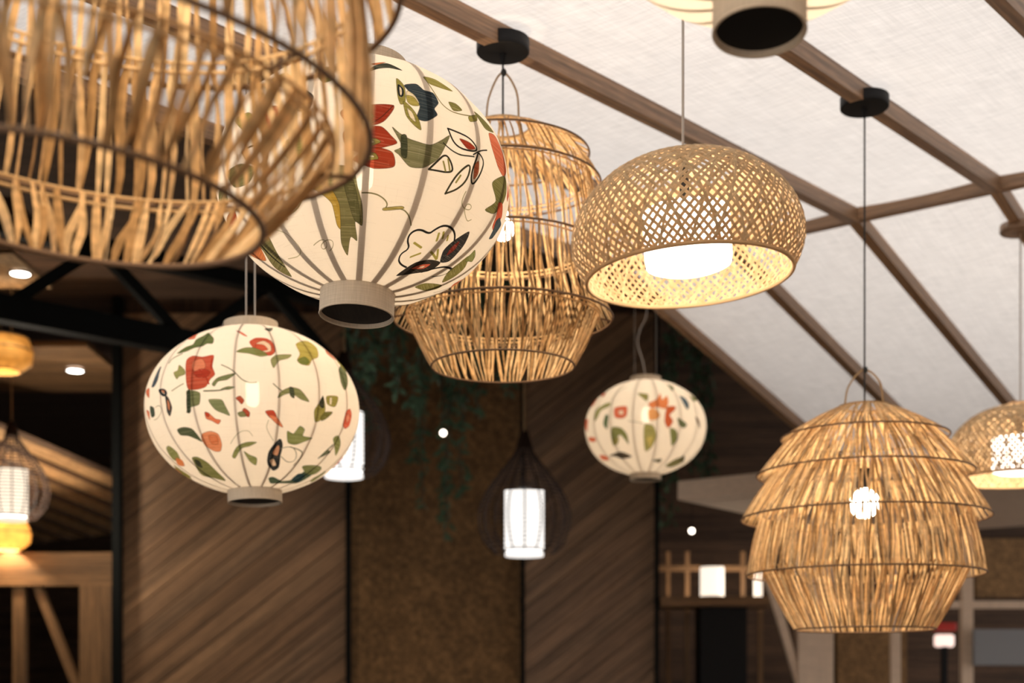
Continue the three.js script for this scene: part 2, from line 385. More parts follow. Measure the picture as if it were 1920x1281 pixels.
// print: closed or open smooth outlines given in degrees round and up the lantern
function printCloth(art, extra) {
  const W = 2048, H = 1024, c = document.createElement('canvas'); c.width = W; c.height = H;
  const x = c.getContext('2d'), K = W / 360;
  x.fillStyle = '#fffaf0'; x.fillRect(0, 0, W, H);
  const path = (pts, close) => {
    const q = pts.map(([p, l]) => [W / 2 + p * K, H / 2 - l * K]); x.beginPath();
    if (close) {
      const N = q.length, T = 0.13, g = (i) => q[(i + N) % N]; x.moveTo(...q[0]);
      for (let i = 0; i < N; i++) { const p0 = g(i - 1), p1 = g(i), p2 = g(i + 1), p3 = g(i + 2); x.bezierCurveTo(p1[0] + (p2[0] - p0[0]) * T, p1[1] + (p2[1] - p0[1]) * T, p2[0] - (p3[0] - p1[0]) * T, p2[1] - (p3[1] - p1[1]) * T, p2[0], p2[1]); }
      x.closePath();
    } else { x.moveTo(...q[0]); for (let i = 1; i < q.length - 1; i++) x.quadraticCurveTo(q[i][0], q[i][1], (q[i][0] + q[i + 1][0]) / 2, (q[i][1] + q[i + 1][1]) / 2); x.lineTo(...q[q.length - 1]); }
  };
  const all = art.slice();
  for (let i = 0; i < extra; i++) {     // the same kind of motifs carry on round the side turned away
    const p0 = rr(80, 280), l0 = rr(-55, 55), an = rr(0, 6.28), L = rr(7, 15), w = L * rr(0.25, 0.5), col = ['#6f6d45', '#87843f', '#c35136', '#334452', '#d07a48', '#7d8650'][Math.floor(rnd() * 6)];
    const pts = []; for (let k = 0; k < 8; k++) { const th = k / 8 * 6.28, e = 1 + 0.25 * Math.sin(3 * th + i); const ux = Math.cos(th) * L * e / 2, uy = Math.sin(th) * w * e; pts.push([p0 + (ux * Math.cos(an) - uy * Math.sin(an)) / Math.cos(l0 / 57.3), l0 + ux * Math.sin(an) + uy * Math.cos(an)]); }
    all.push(['f', col, 0, pts.map(([a, b]) => [a > 180 ? a - 360 : a, b])]);
    const span = Math.max(...all[all.length - 1][3].map((q) => q[0])) - Math.min(...all[all.length - 1][3].map((q) => q[0]));
    if (span > 180) all.pop();
  }
  for (const [kind, col, w, pts] of all) {
    path(pts, kind === 'f');
    if (kind === 'f') {
      x.fillStyle = col; x.globalAlpha = 0.94; x.fill(); x.globalAlpha = 1;
      x.save(); x.clip();                                   // dry brush threads in the print
      const xs = pts.map((q) => W / 2 + q[0] * K), ys = pts.map((q) => H / 2 - q[1] * K), x0 = Math.min(...xs), x1 = Math.max(...xs), y0 = Math.min(...ys), y1 = Math.max(...ys);
      for (let yy = y0; yy < y1; yy += 3) {
        x.globalAlpha = rr(0.05, 0.32); x.strokeStyle = rnd() < 0.55 ? '#fff6e4' : '#1c1a12'; x.lineWidth = rr(0.6, 1.4);
        const s = x0 + (x1 - x0) * rr(-0.1, 0.4), e2 = x0 + (x1 - x0) * rr(0.5, 1.1);
        x.beginPath(); x.moveTo(s, yy); x.lineTo(e2, yy + rr(-1.5, 1.5)); x.stroke();
      }
      x.restore();
      x.globalAlpha = 0.55; x.strokeStyle = '#2c2a1e'; x.lineWidth = 1.1; path(pts, true); x.stroke(); x.globalAlpha = 1;
    } else { x.strokeStyle = col; x.lineWidth = w * 1.05; x.lineCap = 'round'; x.stroke(); }
  }
  for (let i = 0; i < 5200; i++) { x.globalAlpha = rr(0.03, 0.08); x.strokeStyle = rnd() < 0.5 ? '#8a7a58' : '#ffffff'; x.lineWidth = 1; const px = rnd() * W, py = rnd() * H; x.beginPath(); x.moveTo(px, py); if (rnd() < 0.7) x.lineTo(px + rr(20, 90), py); else x.lineTo(px, py + rr(20, 60)); x.stroke(); }
  x.globalAlpha = 1;
  const t = new THREE.CanvasTexture(c); t.colorSpace = THREE.SRGBColorSpace; t.wrapS = THREE.RepeatWrapping; t.anisotropy = 8; return t;
}
function wovenDome(o) {
  const t = thing('woven_dome_pendant', o.label, 'pendant lamp', o.x, o.y, o.z, 'woven bamboo dome pendants');
  const body = new THREE.Group(); body.name = 'dome'; body.rotation.set(o.tilt[0], 0, o.tilt[1]); t.add(body);
  const R = o.R, th1 = 2.06;
  // profile by polar angle from the crown: flat crown, full belly, drawn in at the rim
  const prof = (th) => {
    const s = Math.sin(th), c = Math.cos(th), up = 0.195 / 0.272 * R;
    return th < Math.PI / 2 ? [R * Math.pow(s, 0.92), 0.085 * R / 0.272 + up * Math.pow(c, 1.06)] : [R * (1 - 0.115 * Math.pow((th - 1.5708) / (th1 - 1.5708), 1.9)), 0.085 * R / 0.272 * (1 - (th - 1.5708) / (th1 - 1.5708))];
  };
  function strip(delta, w, th, lift) {
    // follows a great circle whose nearest approach to the crown is delta; tends steeper below the belly
    const pts = [], N = 46, c0 = Math.acos(Math.max(-0.999, Math.min(0.999, Math.cos(th1) / Math.cos(delta))));
    for (let i = 0; i <= N; i++) {
      const s = -c0 + 2 * c0 * i / N, x = Math.sin(s), y = Math.cos(s) * Math.cos(delta), z = Math.cos(s) * Math.sin(delta);
      const thp = Math.acos(Math.max(-1, Math.min(1, y))), ph = Math.atan2(x, z), [r, yy] = prof(thp);
      const q = r + lift * Math.sin(i * 2.1);
      pts.push([V(q * Math.sin(ph), yy + (thp < 0.8 ? lift * Math.sin(i * 2.1) : 0), q * Math.cos(ph)), V(x, Math.max(-0.2, y), z).normalize()]);
    }
    const pos = [], idx = [], uv = [];
    pts.forEach(([p, n], i) => {
      const d = new THREE.Vector3().subVectors(pts[Math.min(N, i + 1)][0], pts[Math.max(0, i - 1)][0]).normalize(), side = new THREE.Vector3().crossVectors(d, n).normalize(), nn = new THREE.Vector3().crossVectors(side, d);
      for (const [e, f] of [[-1, -1], [1, -1], [1, 1], [-1, 1]]) { const v = p.clone().addScaledVector(side, e * w / 2).addScaledVector(nn, f * th / 2); pos.push(v.x, v.y, v.z); uv.push(i * 0.05, e * 0.03); }
      if (i) for (let k = 0; k < 4; k++) { const a = (i - 1) * 4 + k, b = (i - 1) * 4 + (k + 1) % 4; idx.push(a, b, a + 4, b, b + 4, a + 4); }
    });
    const g = new THREE.BufferGeometry(); g.setIndex(idx); g.setAttribute('position', new THREE.Float32BufferAttribute(pos, 3)); g.setAttribute('uv', new THREE.Float32BufferAttribute(uv, 2)); g.computeVertexNormals(); return g;
  }
  const kinds = [[0.53, 0.0068, 0.0011], [0.51, 0.0068, -0.0011], [0.24, 0.0064, 0.0005]].map(([d, w, l]) => strip(d, w, 0.0011, l));
  const N = 84;
  for (let k = 0; k < N; k++) part('bamboo_strip', kinds[k % 2].clone().rotateY((k + rr(-0.1, 0.1)) / N * Math.PI * 2), bambooTones[Math.floor(rnd() * 3)], body);
  for (let k = 0; k < 24; k++) part('bamboo_strip', kinds[2].clone().rotateY((k + rr(-0.2, 0.2)) / 24 * Math.PI * 2), bambooTones[Math.floor(rnd() * 3)], body);
  const [rr0, ry0] = prof(th1);
  part('rim', ringGeo(rr0, 0.005, 96, 8).translate(0, ry0, 0), bambooTones[2], body);
  part('crown_cap', new THREE.CylinderGeometry(0.05, 0.05, 0.006, 32).translate(0, prof(0)[1] + 0.002, 0), bambooTones[2], body);
  const dr = R * 0.375, dg = new THREE.LatheGeometry([[0.0001, 0.02], [dr * 0.8, 0.021], [dr * 0.97, 0.028], [dr, 0.045], [dr, 0.15], [dr - 0.006, 0.155], [0.0001, 0.155]].map((c) => new THREE.Vector2(...c)), 48);
  part('diffuser', dg, glow(1, 0.93, 0.82, o.glow), body, 'glowing white drum diffuser');
  part('diffuser_mount', new THREE.CylinderGeometry(0.012, 0.012, prof(0)[1] - 0.15, 12).translate(0, (prof(0)[1] + 0.155) / 2, 0), M.black, body);
  lampLight(body, 0, 0.09, 0, o.power, 3.2, [1, 0.87, 0.70]);
  const top = roofHeight(o.x, -o.z) - 0.03 - o.y, cx = -Math.sin(o.tilt[1]) * 0.28;
  part('cord', new THREE.CylinderGeometry(0.0032, 0.0032, top - 0.27, 8).translate(cx, (top + 0.27) / 2, 0), M.greyCord, t);
  canopy(t, top, o.rose, 0.075, 0.03, cx);
  return t;
}
function wickerPendant(o) {
  const t = thing('wicker_pendant', o.label, 'pendant lamp', o.x, o.y, o.z, 'dark onion shaped wicker pendants');
  const R = o.R, prof = (q) => { const y = -0.22 * R / 0.27 + q * 0.62 * R / 0.27, qq = q; const r = qq < 0.62 ? R * (0.62 + 0.38 * Math.sin(qq / 0.62 * 2.5 + 0.32)) * (qq < 0.08 ? 0.9 + qq * 1.25 : 1) : R * (0.62 + 0.38 * Math.sin(2.82)) * (1 - (qq - 0.62) / 0.38 * 0.9); return [Math.max(r, 0.03), y]; };
  const nH = o.rings ?? 26;
  for (let i = 0; i <= nH; i++) { const [r, y] = prof(i / nH); part('hoop', ringGeo(r, 0.0035, 40, 4).translate(0, y, 0), M.wicker, t); }
  for (let k = 0; k < 18; k++) { const ph = k / 18 * 6.2832, pts = []; for (let i = 0; i <= 12; i++) { const [r, y] = prof(i / 12); pts.push(V(r * Math.sin(ph), y, r * Math.cos(ph))); } part('rib', tube(pts, 0.004, 24, 4), M.wicker, t); }
  const [, yT] = prof(1);
  part('neck', new THREE.CylinderGeometry(0.022, 0.05, 0.1, 20).translate(0, yT + 0.03, 0), M.wicker, t);
  const cr = R * 0.42, ch = R * 1.36, cy = -0.22 * R / 0.27 - 0.012;
  part('glass_shade', new THREE.LatheGeometry([[0.0001, cy + 0.02], [cr * 0.9, cy + 0.02], [cr, cy + 0.03], [cr, cy + ch], [0.0001, cy + ch + 0.01]].map((c) => new THREE.Vector2(...c)), 32), glow(...o.tone, o.glow), t, 'glowing white cylinder shade');
  part('shade_foot', new THREE.CylinderGeometry(cr * 0.98, cr * 0.98, 0.02, 32).translate(0, cy, 0), glow(...o.tone, o.glow * 0.7), t);
  part('shade_band', ringGeo(cr + 0.002, 0.004, 40, 6).translate(0, cy + 0.026, 0), M.wicker, t);
  lampLight(t, 0, cy + ch * 0.5, 0, o.power, 4, o.tone);
  const top = o.ceil - o.y;
  part('cord', new THREE.CylinderGeometry(0.005, 0.005, top - yT, 8).translate(0, (top + yT) / 2, 0), M.twine, t);
  return t;
}

// ---------------------------------------------------------------- flower prints (degrees round, degrees up)
const printLarge = [
  ['f', '#8c2a1a', 0, [[-2.3,1.8], [2,6.4], [5.3,5.8], [16.5,8.2], [13.8,0.4], [9.8,-3], [2.5,-4.9]]],
  ['f', '#96301c', 0, [[-0.7,-6.6], [5.8,-4.3], [12.3,-3.1], [16.2,-6.3], [18.5,-9], [13.6,-12], [6.2,-15.5], [0.2,-12.6]]],
  ['f', '#9a341e', 0, [[2.9,-18.2], [6.2,-15.1], [11.1,-12.5], [17.1,-13.3], [18.4,-19], [10.9,-21.3], [4.6,-19.5]]],
  ['f', '#8d8a4a', 0, [[2.7,-11], [6.8,-9.3], [10.9,-8.7], [12.5,-10], [8.6,-12.3], [4.4,-12.8]]],
  ['f', '#e9dcc0', 0, [[6,-10.6], [9.3,-9.7], [10.2,-10.6], [6.9,-11.6]]],
  ['f', '#8d8a4a', 0, [[5,-17.6], [7.9,-15.4], [10.8,-14.9], [12.1,-17.2], [7.2,-18.4]]],
  ['f', '#e9dcc0', 0, [[7.1,-16.7], [10.1,-15.9], [10.5,-16.8]]],
  ['f', '#8d8a4a', 0, [[2.2,2], [7.1,2.6], [9.6,1], [5.7,-2]]],
  ['s', '#5c2a20', 2, [[5.7,-4.1], [10.6,-1.8], [16.5,8.2]]],
  ['f', '#6f6d45', 0, [[-12.7,-24.1], [-4.1,-20.9], [2.9,-22.1], [4.9,-29.5], [7.2,-37.1], [7.7,-45.6], [4.1,-44.4], [5.2,-52.8], [1.4,-51.4], [-1.8,-60.3], [-4.7,-54.5], [-3.4,-43.6], [-4.8,-36.7], [-9.5,-29.9]]],
  ['f', '#5b5c3c', 0, [[-0.7,-28], [3,-26.8], [5.7,-37.2], [6.7,-44.2], [3.7,-43.4], [1.5,-37.5]]],
  ['f', '#b1953f', 0, [[-17.8,-25.6], [-13,-26.4], [-7.4,-28.8], [-3.2,-36.7], [-3.7,-47.2], [-5.5,-45.7], [-6.6,-36.7], [-11.8,-31.8], [-16.5,-29.1]]],
  ['f', '#24323e', 0, [[21,21.3], [26.1,24.1], [28.9,21.2], [33,21.2], [34.5,16.2], [32.3,11.7], [33.3,8.8], [28.8,3.9], [25.2,4.4], [26.4,10.9], [24.1,15.8]]],
  ['f', '#e8dfc0', 0, [[22,18.2], [24.6,16.4], [26.2,12.1], [23.4,11.1], [21.5,13.9]]],
  ['f', '#a19a4c', 0, [[21.4,15.2], [24.1,15.2], [26.2,11.3], [23.9,10.2], [21.9,11.4]]],
  ['f', '#87843f', 0, [[18.1,25.1], [20.9,20.8], [20.9,11.7], [19.1,9.7], [18,14.8]]],
  ['f', '#efe5cd', 0, [[18.7,20.8], [20.3,19.5], [20.1,14.6], [18.8,13.7]]],
  ['s', '#1f2428', 4, [[18.7,20.8], [20.3,19.5], [20.1,14.6], [18.8,13.7], [18.4,17.7], [18.7,20.8]]],
  ['f', '#87843f', 0, [[20.2,11.5], [23,9.3], [25.6,4.8], [26.9,-0.9], [24.1,0.7], [21.2,4.6]]],
  ['f', '#efe5cd', 0, [[21.6,8.2], [23.6,6.5], [24.8,2.3], [22.6,4.1]]],
  ['f', '#6f7150', 0, [[16.4,-2.5], [19,-4.3], [23.5,-6.2], [30.7,-6.6], [35.2,-2.8], [38.9,1.1], [37,-5.3], [34.8,-11.4], [29.9,-16.8], [24.4,-17.8], [19.8,-13.8], [17.9,-12.4], [20.4,-9.8]]],
  ['f', '#39402f', 0, [[19.8,-5.6], [21.8,-5.1], [22.7,-14.1], [20.6,-13.6]]],
  ['s', '#26241f', 4, [[38,4.2], [43.4,4.7], [49.3,4.2], [53.4,0], [45.9,-2.8], [40.8,-1.6], [38,4.2]]],
  ['f', '#98301e', 0, [[43.6,1.7], [48.1,2.1], [51.4,0.6], [47.7,-1.4]]],
  ['s', '#2c2b22', 4, [[53.1,-0.6], [57.3,-1.4], [56.3,-8.8], [53.1,-16.9], [50.7,-11.2], [53.1,-0.6]]],
  ['f', '#c96b48', 0, [[51.9,-7.4], [53.8,-4.3], [54.7,-9.4], [53,-13.1]]],
  ['s', '#2c2b22', 4, [[31.9,-17], [34.5,-12.8], [37.9,-7.5], [41.5,-11], [42.7,-14.9], [31.9,-17]]],
  ['s', '#8f8c52', 4, [[37.4,-11.5], [39.2,-15]]],
  ['s', '#8f8c52', 4, [[39.3,-9.7], [41.1,-14.1]]],
  ['s', '#3a3828', 4, [[42.1,-24.1], [43.3,-17.6], [46.7,-10.9], [50,-7.2], [50,-14.8], [46.8,-20.5], [42.1,-24.1]]],
  ['s', '#8f8c52', 4, [[45.2,-17.9], [46.4,-14.2]]],
  ['s', '#26241f', 3, [[50.6,-2.7], [53.3,0.5], [59,3.9]]],
  ['s', '#2f3026', 3, [[36.3,-3.5], [41.9,-6.6], [51,-3.5]]],
  ['f', '#cf6a4c', 0, [[63.4,15.3], [70.6,18.3], [74.5,12.1], [77.8,4.4], [73.4,-1.1], [68,1.1], [63.5,8.5]]],
  ['f', '#6c6d3c', 0, [[65.6,-8.5], [74.9,-0.3], [81.4,-4.3], [78.9,-12.8], [74.2,-19.5], [67,-21.1], [71.6,-14.5]]],
  ['f', '#87843f', 0, [[31,32.2], [38.8,34.8], [46,30.7], [39.3,28.3], [32.7,27.5]]],
  ['f', '#6c6d3c', 0, [[55,22.4], [64.7,23.6], [70.7,20.6], [60.5,16.3]]],
  ['f', '#77773f', 0, [[40.2,19.7], [44.1,20.9], [46.5,18.3], [41.7,15.6]]],
  ['s', '#7f7d55', 3, [[31.5,29.2], [34.1,18.5], [38.7,14.1], [45.7,15.2], [52.4,18]]],
  ['f', '#8a8742', 0, [[49.5,16.3], [55.9,21], [54.5,16.9], [49.8,13.6]]],
  ['s', '#a09c78', 2, [[51.1,-19.7], [50.3,-24.4], [53.8,-26.9], [57.8,-25.7], [57.4,-23.6], [54.1,-23.9], [54.1,-27.3], [59.6,-30.7], [61.7,-28.6]]],
  ['s', '#232220', 5, [[46.6,-60.9], [38.3,-60.6], [34.4,-56], [38.4,-51.8], [33.8,-48.7], [33.6,-44.7], [37.6,-41.9], [43.9,-42.6], [45.1,-40.3], [48.2,-36.7], [53.4,-36.2], [58.8,-38.3], [63.2,-43], [65.3,-50.1]]],
  ['s', '#a59f55', 6, [[43,-55.3], [46.9,-52.2]]],
  ['s', '#a59f55', 6, [[38.9,-48.6], [44.7,-49.5]]],
  ['s', '#a59f55', 6, [[52.6,-49.7], [60.7,-51.1]]],
  ['s', '#a59f55', 6, [[55.4,-47.4], [61,-51]]],
  ['s', '#a59f55', 6, [[50.2,-44], [48.7,-40.9]]],
  ['s', '#a59f55', 6, [[52.4,-42], [50.7,-39.6]]],
  ['s', '#a59f55', 5, [[54.4,-40], [56,-41.9]]],
  ['f', '#2a2523', 0, [[46.8,-66.9], [46.8,-62.4], [49.6,-57], [56.7,-53], [66.2,-51.3], [66.4,-57], [57.7,-62.2]]],
  ['f', '#d46850', 0, [[51.3,-60.7], [54.5,-57], [60.9,-54.4], [59.6,-58.1]]],
  ['f', '#f0dcc8', 0, [[55.1,-58.6], [58.2,-56.3], [58.7,-57.7]]],
  ['f', '#2a2a2c', 0, [[65.6,-51], [59.6,-46.5], [60,-41], [65.2,-33.3], [68.5,-38], [70,-43.6], [70.5,-48.7]]],
  ['f', '#7c2f28', 0, [[64.8,-47.3], [62.5,-43.3], [64.1,-38.9], [66.1,-43.2]]],
  ['s', '#232220', 6, [[62.7,-59.3], [69.7,-52.3], [78.8,-49.9], [86.8,-48.7]]],
  ['f', '#77753f', 0, [[92.6,-55.1], [81.2,-51.5], [79.6,-45.3], [80.6,-40.6], [90.3,-43.8], [93.7,-50.1]]],
  ['f', '#77753f', 0, [[80.5,-66.4], [80.5,-62.2], [97.3,-55.6], [101.8,-57.4], [96.7,-62.9]]],
  ['s', '#33322a', 3, [[75.1,-58.2], [83.9,-54.1], [79.7,-47.8]]],
  ['s', '#33322a', 3, [[111.1,-57.1], [115.4,-50], [117.7,-41.4], [113.3,-36.3]]],
  ['f', '#c96a45', 0, [[123.2,-46.7], [110.7,-46.3], [115.7,-39.2], [117.9,-41.7]]],
  ['f', '#d07a48', 0, [[-97,-34], [-75.7,-41.6], [-63.9,-44.7], [-75.9,-51.1], [-86,-45.4]]],
  ['f', '#6f6d45', 0, [[-62.6,-42.3], [-50.9,-42.3], [-52.7,-48.4], [-61.3,-57.5], [-76.5,-63.1], [-78.1,-56.3], [-67.9,-48.9]]],
  ['s', '#26261f', 9, [[-62.4,-43.6], [-64.9,-51.3], [-66,-58.4]]],
  ['s', '#807c58', 3, [[6.9,-31.8], [11.7,-31.2], [16.4,-32.8], [18.6,-35.1], [17.3,-37.3], [24.9,-35.4], [29.1,-37.6], [32.1,-41.7]]],
  ['f', '#a59a55', 0, [[17.1,-36.7], [24.7,-34.7], [25.5,-35.7], [17.4,-37.8]]],
  ['s', '#8d8860', 3, [[-33.6,-40.8], [-25.5,-38.9], [-20.6,-35.5], [-18.1,-31.3]]],
  ['f', '#3a3a2c', 0, [[-39.5,-40.1], [-33.3,-40.3], [-31.2,-41.5], [-36.6,-41.6]]],
  ['s', '#b5b08c', 2, [[-49.5,-42.1], [-39.1,-45.1], [-35.1,-49.8], [-34.1,-55.8], [-41,-58.5], [-52.6,-57.3]]],
  ['s', '#9b9678', 2, [[-23.8,-54.6], [-17.4,-52.3], [-13.9,-53], [-14.9,-56.4], [-19,-57.4], [-19,-55], [-13,-52.5], [-9.5,-53.2], [-10.9,-56.5], [-14.2,-58.2]]],
  ['f', '#2e352e', 0, [[6.2,26], [9.4,32.4], [14.3,37.2], [17.4,36.8], [21.4,33.2], [16,32.9], [10.9,30.2]]],
  ['f', '#c97048', 0, [[7.9,33.9], [14.4,38.4], [10,33.5]]],
  ['f', '#6f6d45', 0, [[-57,-13.5], [-47.2,-13.1], [-38.5,-17.9], [-44.5,-22.2], [-54.7,-20.9]]],
  ['f', '#9a341e', 0, [[-35,6.8], [-28.6,8.5], [-22,3.4], [-23.6,-4], [-30.7,-4.5]]],
  ['f', '#24323e', 0, [[-22.1,11.9], [-17.9,15], [-12.7,10.3], [-13.8,3.3], [-19.2,4]]],
  ['f', '#87843f', 0, [[-51.9,10.3], [-42,9.5], [-35.5,2.4], [-40.2,-1.7]]],
  ['f', '#8d8a4a', 0, [[-23.7,-10.2], [-17.9,-8], [-13.6,-12.4], [-17.7,-17.9], [-23.3,-16.2]]],
  ['s', '#3a3828', 4, [[-44.7,-8.7], [-36.6,-7.1], [-30.3,-12.9], [-33.5,-18.1], [-41.7,-14.9], [-44.7,-8.7]]],
  ['f', '#b1953f', 0, [[-36.6,27.5], [-30.4,30.3], [-23.7,22.4], [-26.8,18.6]]],
  ['f', '#6c6d3c', 0, [[-14.8,27.2], [-9.3,29.5], [-6,21.2], [-10.1,18.3]]],
  ['f', '#9a341e', 0, [[-74.1,-26.2], [-63.3,-28.5], [-69.7,-32.9], [-87,-27.4]]],
  ['f', '#6f6d45', 0, [[-73.7,-14.7], [-62.6,-17.7], [-66.7,-23.6], [-79.3,-18.9]]],
];
